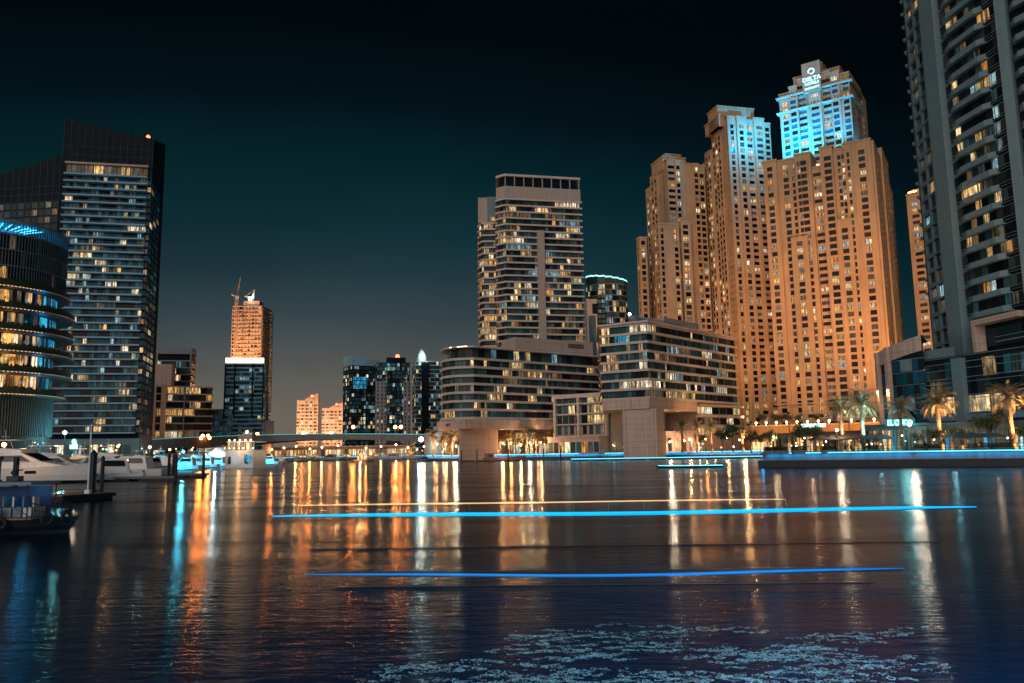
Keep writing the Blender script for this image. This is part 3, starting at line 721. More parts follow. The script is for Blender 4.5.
def tower_dark_slab():
    A, B, U, L = span(586.5, 300, 392, 606, 298, 392); N = outN(U); zt = Zat(A, 587, 300); zt2 = Zat(B, 600, 318)
    b = bldg('slab_tower', [A, B], 'dark narrow slab with a pale edge and one column of small lit windows', 'tower')
    m = MB(); m.prism([A, A+U*L*.52, A+U*L*.52-N*14, A-N*14], 10, zt+.5); m.build('edge_wall', 'beige_wall', b)
    m = MB(); m.box((*(A+U*L*.26+N*.05), 12), U, N, L*.36, .3, zt-20); m.build('glazing_strip', 'glass_teal', b)
    m = MB(); m.prism([A+U*L*.53, B, B-N*12, A+U*L*.53-N*12], 10, zt2+3); m.build('wall', 'far_dark', b)
    for k in range(26):
        for j in (0, 1): pane(b, (*(A+U*L*(.66+.2*j)+N*.08), 16+k*2.55), U, 1.5, 1.7, pick((DARK, ('cool', .22), ('cream', .15), ('glass_teal', .3))))
    c = MB(); c.box((*(A+U*L*.42+N*.1), zt-7), U, N, 2.6, .3, 5); c.build('top_opening', 'far_dark', b)
tower_dark_slab()
def far_spare():
    A, B, U, L = span(625, 316, 520, 640, 314, 520)
    b = bldg('distant_tower', [A, B], 'distant dim block with a bright roof lamp right of the round tower', 'tower')
    m = MB(); N = outN(U); m.prism([A, B, B-N*12, A-N*12], 5, Zat(A, 630, 316)); m.build('wall', 'far_grey', b)
    l = MB(); l.ball((*(A+U*L*.3), Zat(A, 630, 316)+1.2), 1.0); l.build('roof_lamp', 'lamp_white', b)
far_spare()
# ================================================================== right hand grey tower and its podium
def tower_grey():
    a0, a1 = XY(936, 350, 181), XY(958, 350, 168); a2 = XY(972, 350, 163.5); a3 = XY(1034, 350, 147.5); a4 = XY(1046, 350, 146); a5 = XY(1110, 350, 136)
    b = bldg('residential_tower', [a0, a5], 'very tall grey tower of curved white balconies at the right edge', 'tower')
    z0 = Zat(a1, 958, 356); zt = 118; fh = 3.4
    U1 = (a1-a0).normalized(); L1 = (a1-a0).length; N1 = outN(U1)
    # narrow facade of square loggias
    nf = int((zt-z0)/fh); sp = MB(); 
    core = MB(); core.prism(cc([a0-N1*.6, a1-N1*.6, a2-N1*.5, a3, a5, a5*1.2, a0*1.12]), z0-3, zt); core.build('core_wall', 'dark_frame', b)
    for u in (0, .36, .7, 1): sp.box((*(a0+U1*L1*u-N1*.05), z0), U1, N1, .6, .7, zt-z0)
    sp.build('pier', 'grey_wall', b)
    PG = (DARK, ('glass_tower', .26), ('glass_teal', .12), ('warm', .08), ('dimwarm', .12), ('cream', .02), ('amber', .05), ('cool', .03), ('dimteal', .08))
    for k in range(nf):
        z = z0+k*fh; s = MB(); s.box((*((a0+a1)/2-N1*.1), z), U1, N1, L1, .7, .35)
        for u, w in ((.18, .3), (.85, .27)): s.box((*(a0+U1*L1*u+N1*.2), z+.351), U1, N1, L1*w, .12, .6)
        s.build('floor_band', 'grey_slab', b)
        for j, (u, w) in enumerate(((.18, .27), (.53, .27), (.85, .22))):
            if random.random() < .9: pane(b, (*(a0+U1*L1*u-N1*.25), z+1.75), U1, L1*w, 2.5, pick(PG))
    # dark left return with bead-like balcony ends
    for k in range(nf):
        z = z0+k*fh
        if z > 38:
            c = a0*1.03-U1*2.0; s = MB(); s.lathe((c.x, c.y, z), [(.01, 0), (.4, .05), (.62, .5), (.65, .8), (.01, .8)], 12); s.build('end_balcony', 'grey_slab', b, smooth=False)
    rw = MB(); rw.prism(cc([a0*1.03-U1*1.9, a0-N1*.7, a0*1.1, a0*1.1-U1*1.9]), z0-12, zt); rw.build('return_wall', 'far_dark', b)
    p = MB(); U2 = (a2-a1).normalized(); p.box((*((a1+a2)/2+outN(U2)*.5), z0-.5), U2, outN(U2), (a2-a1).length, 2.6, zt-z0); p.build('white_pier', 'grey_wall', b)
    # bay of curved balconies
    def bay(p0, p1, frac0, frac1, zs, bulge, mname):
        U = (p1-p0).normalized(); N = outN(U); L = (p1-p0).length
        for k in range(int((zt-zs)/fh)+1):
            z = zs+k*fh
            nb = 9
            for j in range(nb):
                pane(b, (*(p0+U*L*(j+.5)/nb+N*.35), z+1.9), U, L/nb*.93, 2.3, pick(PG) if 0 < j < 8 else DARK)
            t = MB(); 
            for dz in (.35, .95, 3.05): t.box((*((p0+p1)/2+N*.42), z+dz), U, N, L*.98, .12, .09)
            t.build('glazing_bar', 'grey_slab', b)
            s = MB(); n = 9; pts = []
            for i in range(n+1):
                f = i/n; pts.append(p0+U*L*(frac0+(frac1-frac0)*f)+N*(.5+bulge*min(1, (f*4.5)+.15, (1-f)*9+.35)))
            poly = pts+[p0+U*L*frac1+N*.4, p0+U*L*frac0+N*.4]
            s.prism(poly, z-.35, z)
            for i in range(n):
                e0, e1 = pts[i], pts[i+1]; Ue = (e1-e0).normalized(); s.box((*((e0+e1)/2-outN(Ue)*.1), z+.001), Ue, outN(Ue), (e1-e0).length+.03, .16, .8)
            s.build('balcony', 'grey_slab', b)
    bay(a2, a3, .08, .80, z0+7, 1.25, 'x')
    bay(a4, a5, .04, .7, z0+7, 1.5, 'x')
    U4 = (a4-a3).normalized(); p = MB(); p.box((*((a3+a4)/2+outN(U4)*.8), z0-.5), U4, outN(U4), (a4-a3).length, 2.6, zt-z0); p.build('white_pier', 'grey_wall', b)
    # framed loggia just above the podium
    U5 = (a3-a2).normalized(); N5 = outN(U5); L5 = (a3-a2).length; f = MB()
    cz = z0
    f.box((*(a2+U5*L5*.62+N5*1.6), cz+5.0), U5, N5, L5*.76, 2.4, 1.1); f.box((*(a2+U5*L5*.27+N5*1.6), cz-1), U5, N5, .9, 2.4, 5.99)
    f.build('framed_loggia', 'pink_stucco', b)
    pane(b, (*(a2+U5*L5*.6+N5*.5), cz+2.4), U5, L5*.6, 3.6, 'glass_tower')
    w = MB(); w.box((*(a2+U5*L5*.72+N5*.6), cz+1.2), U5, N5, L5*.5, .3, .25); w.box((*(a2+U5*L5*.72+N5*.6), cz+2.2), U5, N5, L5*.5, .3, .12); w.build('rail', 'grey_slab', b)
    # glass podium with wide lit office strips
    pz = z0-.6; b2 = None
    pod = [XY(927, 400, 169), XY(959, 400, 161), XY(1120, 400, 130), XY(1120, 400, 190), a0*1.08]
    g = bldg('podium_block', pod, 'glass podium of the grey tower with bright lit office windows above the palms', 'building')
    m = MB(); m.prism(cc(pod), 2.2, pz-.1); m.build('wall', 'dark_frame', g)
    for (p0, p1, nb) in ((pod[0], pod[1], 6), (pod[1], pod[2], 20)):
        U = (p1-p0).normalized(); N = outN(U); L = (p1-p0).length
        hs = [(pz-3.0, 3.6), (pz-6.6, 3.2), (pz-10.0, 3.2), (pz-13.6, 3.4)]
        for r, (zc, h) in enumerate(hs):
            if zc-h/2 < 2.4: continue
            for j in range(nb):
                u = (j+.5)/nb; kind = 'glass_blue' if random.random() < .4 else 'glass_tower'
                if nb == 20:
                    if r == 2 and 1 <= j <= 7: kind = 'cream' if j in (1, 3, 5) else 'warm'
                    if r == 0 and j in (4, 5): kind = 'warm'
                    if r == 0 and j in (8, 9): kind = 'dimteal'
                else:
                    if r == 2 and j in (1, 3, 4, 5): kind = 'dimwarm' if j < 3 else 'warm'
                    if r == 1 and j in (1, 2, 3): kind = 'dimwarm'
                pane(g, (*(p0+U*L*u+N*.1), zc), U, L/nb*.95, h, kind)
        for z in [pz-.4, pz-1.6, pz-2.9, pz-4.7, pz-5.6, pz-8.2, pz-8.9, pz-11.8, pz-12.6]:
            s = MB(); s.box((*((p0+p1)/2+N*.16), z), U, N, L, .2, .11); s.build('glazing_bar', 'grey_slab', g)
        s = MB(); s.box((*((p0+p1)/2+N*.5), pz-13.2), U, N, L+.6, 1.4, 1.2); s.build('canopy_band', 'grey_slab', g)
    U = (pod[2]-pod[1]).normalized(); N = outN(U)
    s = MB(); s.box((*(pod[1]+U*1.3+N*.5), 5.2), U, N, 2.4, 1.8, pz-6); s.build('white_pier', 'grey_wall', g)
    s = MB(); s.prism([pod[0], pod[1], pod[1]+V((0, 4)), pod[0]+V((0, 4))], pz-.05, pz+1.8); s.build('parapet', 'grey_wall', g)
    return pod, pz
POD, PODZ = tower_grey()
def curved_pavilion():
    A, M_, B = XY(882, 390, 178), XY(902, 390, 170), XY(926.5, 390, 166)
    b = bldg('curved_block', [A, B], 'low glass block with rising curved white frame left of the grey tower', 'building')
    zl = Zat(A, 882, 353); zr = Zat(B, 924, 335)
    pts = []
    for i in range(9):
        f = i/8; p = A*(1-f)**2+M_*2*f*(1-f)+B*f*f; pts.append((p, zl+(zr-zl)*f**.85))
    fr = MB(); core = MB(); back = V((6, 9))
    for i in range(8):
        (p, z), (q, z2) = pts[i], pts[i+1]; N = outN((q-p).normalized())
        a, c = p+N*.5, q+N*.5
        fr.q((*a, z-3.2), (*c, z2-3.2), (*c, z2), (*a, z)); fr.q((*a, z), (*c, z2), (*(c-N*2.5), z2), (*(a-N*2.5), z)); fr.q((*(a-N*.6), z-3.2), (*(c-N*.6), z2-3.2), (*c, z2-3.2), (*a, z-3.2))
        core.q((*p, 2.2), (*q, 2.2), (*q, z2-.3), (*p, z-.3)); core.q((*p, z-.3), (*q, z2-.3), (*(q+back), z2-.3), (*(p+back), z-.3))
        U = (q-p).normalized(); w = (q-p).length
        zz = 5.4; k = 0
        while zz+2.6 < min(z, z2)-2.6:
            pane(b, (*((p+q)/2+N*.08), zz+1.2), U, w*.98, 2.3, 'glass_blue' if (i+k) % 3 else 'glass_tower'); 
            if (i, k) in ((1, 2), (1, 4), (4, 2), (5, 2), (4, 5), (5, 5), (1, 0)):
                s = MB(); s.box((*((p+q)/2+N*.14), zz), U, N, w, .12, 2.5); s.build('white_panel', 'grey_slab', b)
            s = MB(); s.box((*((p+q)/2+N*.12), zz+2.42), U, N, w, .12, .13); s.build('glazing_bar', 'grey_slab', b)
            zz += 2.7; k += 1
    core.build('wall', 'dark_frame', b); fr.build('curved_frame', 'pink_stucco', b)
    for f, w in ((0, .7), (.30, 1.1), (1.0, 1.7)):
        i = min(7, int(f*8)); p, z = pts[i] if f < 1 else pts[8]; q = pts[i+1][0]; U = (q-p).normalized(); N = outN(U)
        m = MB(); m.box((*(p+N*.4), 2.2), U, N, w, 1.2, (zl+(zr-zl)*f**.85)-2.3); m.build('pier', 'pink_stucco', b)
        l = MB(); zz = 15 if f < 1 else 19; l.box((*(p+N*1.1), zz), U, N, .35, .25, .3); l.build('wall_lamp', 'lamp_warm', b)
        light('SPOT', 'wall_light', (*(p+N*1.6), zz+.2), (1, .55, .25), 900, b, spot_size=R(150), spot_blend=1, shadow_soft_size=.1, aim=(*(p+N*.6), 3))
    m = MB(); e = pts[8][0]; m.q((*e, 2.2), (*(e*1.08), 2.2), (*(e*1.08), zr-.4), (*e, zr-.4)); m.build('side_wall', 'grey_wall', b)
curved_pavilion()
# ================================================================== left side
def tower_left():
    A, B, U, L = span(66, 165, 345, 148, 163, 352); N = outN(U); zt = Zat(A, 66, 165)
    A0 = XY(66, 165, 345)
    C = along(B, -N, 163.5, 145, zt); 
    b = bldg('hotel_tower', [A, B], 'dark glass tower with stacked pale balcony bands and slanting black crown', 'tower')
    z0 = 14; nfl = 36; fh = (zt-4.5-z0)/nfl
    dep = (C-B).length
    body = cc([A-N*1.3-U*1.5, B-N*1.3+U*.2, B+U*1.5-N*1.3, C, C-U*(L+6)])
    m = MB(); zl = Zat(A-N*8, 61, 118); zr = Zat(C, 163, 141)
    # crown with slanting top
    TP = {}
    def top(p): return TP[(round(p.x, 2), round(p.y, 2))]
    body = [A-N*1.3-U*2, B-N*1.3+U*1.5, C+U*0, C-U*(L+3)]
    for p, z_ in zip(body, (Zat(body[0], 61, 119), Zat(body[1], 151, 139), Zat(body[2], 163, 145), Zat(body[0], 61, 119)+1)): TP[(round(p.x, 2), round(p.y, 2))] = z_
    for i in range(4):
        a, e = body[i], body[(i+1) % 4]; m.q((*a, 2.2), (*e, 2.2), (*e, top(e)), (*a, top(a)))
    m.q(*[(*p, top(p)-.2) for p in body]); m.build('wall', 'far_dark', b)
    fr = MB()
    for i in (0, 1):
        a, e = body[i], body[i+1]; Ue = (e-a).normalized(); Le = (e-a).length; Ne = outN(Ue)
        for j in range(int(Le/3)+1): 
            p = a+Ue*min(Le, j*3)+Ne*.05; zb = zt+1 if i == 0 else 14; fr.box((*p, zb), Ue, Ne, .09, .12, top(a)+(top(e)-top(a))*min(1, j*3/Le)-zb)
        for z in range(int(zt+2), int(min(TP.values()))-1, 4): fr.box((*((a+e)/2+Ne*.05), z), Ue, Ne, Le, .1, .09)
    fr.build('crown_grid', 'grid_dark', b)
    nb = 22
    PL = ('glass_blue', ('glass_black', .3), ('warm', .055), ('cream', .035), ('dimwarm', .03), ('cool', .04), ('dimteal', .24))
    for k in range(nfl+1):
        z = z0+k*fh; s = MB(); s.box((*((A+B)/2+N*.3), z), U, N, L+.6, 2.6, .62)
        s.build('balcony_band', 'blue_slab', b)
        if k == nfl: break
        last = None
        for j in range(nb):
            m_ = last if last and random.random() < .35 else pick(PL); last = m_
            pane(b, (*(A+U*L*(j+.5)/nb-N*1.2), z+.95+(fh-.95)/2), U, L/nb*.95, fh-1.0, m_)
    # amber lit plant storey
    for j in range(9):
        pane(b, (*(A+U*L*(j+.5)/9-N*.9), zt-1.2), U, L/9*.97, 3.6, 'amber' if j in (3, 6) else 'dimwarm')
    s = MB(); s.box((*((A+B)/2-N*.2), zt+.8), U, N, L+.6, 1.8, .9); s.build('roof_band', 'beige_wall', b)
    # right return: glass with a few lit rooms
    Us = (C-body[1]).normalized(); Ls = (C-body[1]).length; Ns = outN(Us)
    for k in range(nfl):
        for j in range(4):
            if (j < 3): pane(b, (*(body[1]+Us*Ls*(j+.5)/4+Ns*.05), z0+k*fh+1.6), Us, Ls/4*.8, 2.2, pick((DARK, ('glass_blue', .5), ('warm', .05), ('dimwarm', .08), ('dimteal', .12))))
    q = B+U*.8-N*1.1
    for k in range(nfl): pane(b, (*q, z0+k*fh+1.6), U, 1.3, 2.2, pick((DARK, ('glass_blue', .4), ('warm', .12), ('dimwarm', .1))))
    p = body[1]-N*3-U*3; zq = top(body[1]); r = MB(); r.tube([(*p, zq-1), (*p, zq+1.6)], .2); r.ball((*p, zq+2), .9); r.build('beacon', 'lamp_red', b)
    # base frontage with a lit sign
    s = MB(); s.box((*((A+B)/2+N*1.2+U*2), 2.2), U, N, L+2, 5, 9.6); s.build('base_wall', 'grey_wall', b)
    for j in range(10): pane(b, (*(A+U*L*(j+.9)/10.5+N*3.76), 7.2), U, L/12, 4, pick(('glass_teal', ('cool', .2), ('shopwarm', .3))))
    e = A+U*L*.33+N*3.9; s = MB(); s.lathe((e.x, e.y, 9.7), [(.02, 0), (.9, .5), (.8, 1.6), (.02, 2.2)], 8); s.box((*(e+N*.1), 7.6), U, N, 3.0, .3, 1.7); s.build('lit_sign', 'sign_cyan', b)
    # dark wing to the left, top sloping up to the tower
    D1, D2 = XY(-20, 175, 372), XY(62, 155, 366); w = bldg('dark_tower', [D1, D2], 'black glass wing with sloping top left of the banded tower', 'tower')
    Uw = (D2-D1).normalized(); Nw = outN(Uw); Lw = (D2-D1).length; za, zb = Zat(D1, -20, 181), Zat(D2, 62, 155)
    m = MB(); m.q((*D1, 2.2), (*D2, 2.2), (*D2, zb), (*D1, za)); m.q((*D1, za), (*D2, zb), (*(D2-Nw*20), zb), (*(D1-Nw*20), za)); m.q((*D2, 2.2), (*(D2-Nw*20), 2.2), (*(D2-Nw*20), zb), (*D2, zb)); m.build('wall', 'far_dark', w)
    g = MB()
    for j in range(13): p = D1+Uw*Lw*j/12+Nw*.06; g.box((*p, 60), Uw, Nw, .15, .12, za+(zb-za)*j/12-60)
    for k in range(20): g.box((*((D1+D2)/2+Nw*.06), 62+k*3.7), Uw, Nw, Lw, .1, .12)
    g.build('window_frame', 'grid_dark', w)
    for k in range(17):
        for j in range(12):
            pane(w, (*(D1+Uw*Lw*(j+.5)/12+Nw*.04), 64+k*3.7), Uw, Lw/12*.8, 2.8, pick(('glass_tower', (DARK, .4), ('dimwarm', .05), ('warm', .03), ('glass_blue', .1))))
tower_left()
def round_block():
    c = XY(-22, 440, 176); b = thing('round_restaurant_building', (c.x, c.y, LZ), 'round tiered building with glowing restaurant terraces at the left edge', 'building')
    S = 176/800.; RD = 68*S; RT = 79*S
    def zy(y): return 3+(460.5-y)*S*1.0
    a0, a1 = -math.pi, .35*math.pi*1.2
    base = zy(400)
    # podium drum with fins
    m = MB(); m.lathe((c.x, c.y, 0), [(62*S, 2.2), (62*S, base)], 60); m.build('lower_drum', 'drum_dark', b)
    f = MB()
    for i in range(96):
        a = -math.pi+i*math.pi*1.2/96; p = V((c.x+math.cos(a)*62.6*S, c.y+math.sin(a)*62.6*S)); d = V((math.cos(a), math.sin(a))); f.box((*p, zy(437)), V((-d.y, d.x)), d, .16, .5, base-zy(437))
    f.build('fin', 'fin_grey', b)
    levels = [397, 376.5, 356.5, 336.5, 316, 294]
    for k, y in enumerate(levels):
        z = zy(y); rt = RT-(0 if 0 < k < 5 else 1.2); 
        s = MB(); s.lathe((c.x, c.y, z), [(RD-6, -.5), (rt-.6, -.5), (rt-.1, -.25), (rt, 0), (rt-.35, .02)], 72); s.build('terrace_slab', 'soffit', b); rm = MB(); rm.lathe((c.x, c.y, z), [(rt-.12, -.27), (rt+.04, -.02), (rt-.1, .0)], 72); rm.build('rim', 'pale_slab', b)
        pl = MB(); pl.lathe((c.x, c.y, z), [(rt-.4, .02), (rt-.25, 1.1), (rt-1.3, 1.15), (rt-1.3, .0)], 72)
        for i in range(260):
            a = random.uniform(-math.pi, .6); r = rt-.8+random.uniform(-.5, .5); p = V((c.x+r*math.cos(a), c.y+r*math.sin(a), z+1.15)); t = V((random.uniform(-.4, .4), random.uniform(-.4, .4), random.uniform(.3, .75))); w = V((-math.sin(a), math.cos(a), 0))*.25
            pl.q(p-w, p+w, p+t)
        pl.build('planter', 'hedge_leaf', b)
        led = MB()
        for i in range(62):
            a = -math.pi+i*math.pi*1.3/90; p = (c.x+(rt+.03)*math.cos(a), c.y+(rt+.03)*math.sin(a), z-.22); led.box(p, V((-math.sin(a), math.cos(a))), V((math.cos(a), math.sin(a))), .13, .08, .08)
        led.build('rim_lamp', 'led_warmwhite', b)
    for k in range(6):
        zb = zy(levels[k]); h = (zy(levels[k+1]) if k < 5 else zy(290))-zb
        if k == 5: break
        n = 70; r = RD-1.6
        for i in range(n):
            a = -math.pi+(i+.5)*math.pi*1.35/n; d = V((math.cos(a), math.sin(a))); U = V((-d.y, d.x))
            km = random.choice(['dining', 'dining', 'amber', 'dining', 'shopwarm', 'glass_brown']) if k < 3 else random.choice(['dining', 'dimwarm', 'dimwarm', 'amber', 'glass_brown', 'glass_dark'])
            if a > -.2: km = random.choice(['cyanlit', 'dimteal'])
            pane(b, (c.x+d.x*r, c.y+d.y*r, zb+h*.5), U, math.pi*1.35/n*r, h-.7, km)
        # tables, people-high furniture silhouettes and hanging lamps in the terrace
        for i in range(16):
            a = -math.pi*.75+i*.16; q = (c.x+RD*math.cos(a), c.y+RD*math.sin(a))
            o = MB(); o.tube([(*q, zb), (*q, zb+.9)], .06); o.lathe((q[0], q[1], zb+.9), [(.01, .04), (.7, .04), (.7, 0), (.01, 0)], 8); o.lathe((q[0]+.9, q[1], zb), [(.3, 0), (.32, .9), (.28, 1.4), (.02, 1.5)], 6); o.build('terrace_table', 'cloth_dark', b)
        light('POINT', 'terrace_light', (c.x+8, c.y-RD-.4, zb+h-1.3), (1, .45, .12), (120 if k < 3 else 50), b, shadow_soft_size=.3)
        light('POINT', 'terrace_light', (c.x+RD*.78, c.y-RD*.72, zb+h-1.5), (1, .45, .12), (100 if k < 3 else 40), b, shadow_soft_size=.3)
        light('POINT', 'terrace_blue_light', (c.x+RD+.3, c.y-5, zb+h-1.6), (0, .32, .75), 260, b, shadow_soft_size=.3)
    # upper glazed drum
    z0, z1, z2 = zy(290), zy(243), zy(229)
    d = MB(); d.lathe((c.x, c.y, 0), [(RD-.4, z0), (RD-.4, z1)], 72); d.build('glass_drum', 'glass_tower', b)
    n = 54; r = RD-.3
    for k in range(3):
        for i in range(n):
            a = -math.pi+(i+.5)*math.pi*1.35/n; dd = V((math.cos(a), math.sin(a))); U = V((-dd.y, dd.x)); hh = (z1-z0)/3
            km = random.choice(['glass_tower', 'glass_tower', 'glass_teal', 'dimwarm', 'glass_brown']) if not (k == 0 and -2.6 < a < -.8) else 'dining'
            pane(b, (c.x+dd.x*r, c.y+dd.y*r, z0+hh*(k+.5)), U, math.pi*1.35/n*r*.94, hh*.93, km)
    mu = MB()
    for i in range(110):
        a = -math.pi+i*math.pi*1.4/110; dd = V((math.cos(a), math.sin(a))); p = c+dd*(RD-.1); mu.box((*p, z0), V((-dd.y, dd.x)), dd, .1, .22, z2-z0)
    for z in (z0, z0+(z1-z0)/3, z0+2*(z1-z0)/3, z1, z2-.3): mu.lathe((c.x, c.y, z), [(RD-.3, 0), (RD+.05, 0), (RD+.05, .25), (RD-.3, .25)], 72)
    mu.build('window_frame', 'fin_grey', b)
    t = MB(); t.lathe((c.x, c.y, 0), [(.1, z2+.6), (RD+.2, z2), (RD+.2, z2-.5), (RD-1, z2-.5), (.1, z2-.45)], 72); t.build('roof', 'grey_slab', b)
    for i in range(15):
        a = -2.0+i*.125; dd = V((math.cos(a), math.sin(a))); l = MB(); l.box((*(c+dd*(RD-4)), z2-.72), dd, V((-dd.y, dd.x)), 5.2, .16, .1); l.build('ceiling_strip', 'led_cyan', b)
    ic = MB(); ic.lathe((c.x, c.y, 0), [(RD-7, z1), (RD-7, z2-.5)], 48); ic.build('inner_wall', 'blue_slab', b)
    for a, pw in ((-1.4, 150), (-.9, 300), (-.45, 600)): light('POINT', 'roof_blue_light', (c.x+(RD-3)*math.cos(a), c.y+(RD-3)*math.sin(a), z2-1.6), (0, .35, .85), pw, b, shadow_soft_size=.3)
round_block()
def far_left_blocks():
    # slim pale tower
    A, B, U, L = span(157, 347, 520, 192, 346, 525); N = outN(U)
    zt = Zat(A, 157, 347)
    b = bldg('apartment_building', [A, B], 'small pale topped apartment tower just right of the dark banded tower', 'building')
    banded(b, cc([A, B, B-N*16, A-N*16]), 8, 13, (zt-9-8)/13, .8, .5, 2.9, ('glass_teal', (DARK, .4), ('warm', .10), ('cream', .08), ('cool', .06)), slabmat='far_grey', run=.2)
    m = MB(); m.prism(offset(cc([A, B, B-N*16, A-N*16]), .3), zt-8.5, zt-5.5); m.build('attic_glazing', 'far_dark', b)
    m = MB(); m.prism(offset(cc([A, B, B-N*16, A-N*16]), .6), zt-4.5, zt); m.build('crown_wall', 'far_grey', b)
    for f in (.02, .98): m = MB(); m.box((*(A+U*L*f), 60), U, N, 1, 1.5, zt-61); m.build('pier', 'far_grey', b)
    m = MB(); q = A+U*L*.27+N*6; m.box((*q, 2.2), U, N, L*.55, 11, Zat(q, 166, 365)-2.2); m.build('pink_wing', 'pink_stucco', b)
    for k in range(3):
        for j in range(4): pane(b, (*(q+N*5.56+U*(j-1.5)*3), 40+k*3.4), U, 1.6, 1.6, 'glass_dark')
    # wide low block
    A, B, U, L = span(150, 385, 470, 212, 394, 486); N = outN(U); zt = Zat(A, 160, 386)
    b = bldg('apartment_building', [A, B], 'wide low apartment block with pink stair strip behind the marina boats', 'building')
    poly = cc([A, B, B-N*15+U*1, A-N*15]); banded(b, poly, 6, 9, (zt-6)/9, .8, 1.0, 3.1, ('glass_teal', (DARK, .4), ('warm', .20), ('cream', .08), ('amber', .08), ('dimwarm', .1)), slabmat='pale_slab', run=.35)
    for f, w in ((.07, .06), (.22, .08)): m = MB(); m.box((*(A+U*L*f+N*.9), 4), U, N, L*w, 2.6, zt-3); m.build('stair_strip', 'pink_stucco', b)
    m = MB(); m.box((*(A+U*L*.55+N*1.3), 4), U, N, .6, 1, zt-4); m.build('pier', 'far_grey', b)
    # low teal block
    A, B, U, L = span(206, 409, 560, 232, 409, 560); N = outN(U); zt = Zat(A, 206, 410)
    b = bldg('office_block', [A, B], 'low grey block with teal glass bands left of the unfinished tower', 'building')
    banded(b, cc([A, B, B-N*14, A-N*14]), 6, 8, (zt-6)/8, 1.0, .5, 3.2, ('glass_blue', ('dimteal', .5), ('cool', .08), ('warm', .06)), slabmat='far_grey', run=.3)
far_left_blocks()
def unfinished_tower():
    A, B, U, L = span(233, 305, 640, 262, 305, 640); N = outN(U); zt = Zat(A, 236, 307)
    C = XY(269, 309, 655); zc = Zat(C, 269, 311)
    b = bldg('unfinished_tower', [A, B], 'half built concrete tower wrapped in orange lit scaffolding under two cranes', 'tower')
    m = MB(); poly = cc([A, B, C, C-N*10, A-N*24]); m.prism(offset(poly, -1), 5, zt-4); m.build('core_wall', 'bare_concrete', b)
    nf = 38; fh = (zt-5)/nf
    for k in range(8, nf+1):
        s = MB(); s.prism(offset(poly, random.uniform(-.1, .35)), 5+k*fh, 5+k*fh+.8); s.build('floor_slab', 'bare_concrete', b)
    sc_ = MB()
    for i in range(len(poly)):
        a, e = poly[i], poly[(i+1) % len(poly)]
        if facing(a, e):
            Ue = (e-a).normalized(); n = max(2, int((e-a).length/2.4))
            for j in range(n+1): sc_.box((*(a+Ue*(e-a).length*j/n+outN(Ue)*.7), 40), Ue, outN(Ue), .3, .3, zt-41)
    sc_.build('scaffold', 'bare_concrete', b)
    for k in range(12, nf, 1):
        for j in range(8):
            if random.random() < .42: pane(b, (*(A+U*L*(j+.5)/8+N*-.4), 5+k*fh+2.1), U, L/8*.7, 1.8, random.choice(['amber', 'dimwarm', 'dimwarm', 'glass_brown']))
    t = MB(); t.box((*(A+U*L*.62-N*6), zt-4), U, N, 13, 10, 9); t.build('top_core', 'bare_concrete', b)
    q = A+U*L*.62; l = MB(); l.ball((*(q-U*1), zt+6.6), 1.3); l.build('work_lamp', 'lamp_white', b)
    light('POINT', 'work_light', (*(q-N*1+U*1), zt+9), (.7, 1, .95), 4000, b, shadow_soft_size=1)
    for i, (dx, ax) in enumerate(((-30, 268), (20, 280))):
        p = A+U*dx+N*55; light('SPOT', 'site_flood', (p.x, p.y, 40), (1, .46, .2), 6e5, b, spot_size=R(90), spot_blend=.8, shadow_soft_size=1, aim=(*(A+U*L*.6), zt*.72))
    def crane(p, z0, z1, jib, label, jy):
        c = thing('tower_crane', (p.x, p.y, z0), label, 'crane', 'cranes on the unfinished tower'); m = MB(); w = .9
        for dx, dy in ((-w, -w), (w, -w), (w, w), (-w, w)): m.tube([(p.x+dx, p.y+dy, z0), (p.x+dx, p.y+dy, z1)], .17, 4)
        z = z0; s = 1
        while z < z1-2: 
            m.tube([(p.x-w*s, p.y-w, z), (p.x+w*s, p.y-w, z+2.2)], .1, 3); m.tube([(p.x-w*s, p.y+w, z), (p.x+w*s, p.y+w, z+2.2)], .1, 3); z += 2.2; s = -s
        m.build('mast', 'bare_concrete', c); d = V((math.cos(jy), math.sin(jy), 0)); q = V((p.x, p.y, z1)); m = MB()
        tip = q+d*jib*.22+V((0, 0, jib)); 
        m.tube([q+d*.8, tip], [.55, .25], 4); m.tube([q-d*.6, tip], [.3, .2], 4); m.tube([q, q-d*6+V((0, 0, 1))], .5, 4); m.tube([q-d*6+V((0, 0, 1)), tip], .08, 3); m.build('jib', 'bare_concrete', c)
        cb = MB(); cb.box((q.x+.9, q.y-1, z1-1.5), V((1, 0)), V((0, 1)), 1.8, 1.8, 2.3); cb.build('cab', 'far_grey', c)
    p = XY(236, 320, 634); crane(p, 90, Zat(p, 236, 297), 17, 'taller crane mast standing at left edge of unfinished tower', 1.2)
    p = A+U*L*.62-N*3; crane(p, zt+4, zt+8, 7, 'short crane on top of the unfinished tower beside the work lamp', .3)
    # blue block with bright crown in front
    A, B, U, L = span(226, 358, 560, 264, 359, 564); N = outN(U); zt = Zat(A, 227, 358)
    b = bldg('blue_tower', [A, B], 'blue lit glass block with brilliant white top band before the unfinished tower', 'tower')
    poly = cc([A, B, B-N*16, A-N*16]); banded(b, poly, 5, 21, (zt-4-5)/21, .9, .6, 3.3, ('glass_blue', ('dimteal', .28), ('cool', .10), ('warm', .04), (DARK, .1)), slabmat='blue_slab', run=.4)
    for f in (0, .25, .72, 1): m = MB(); m.box((*(A+U*L*f+N*.7), 30), U, N, .8, 1, zt-34); m.build('pier', 'far_dark', b)
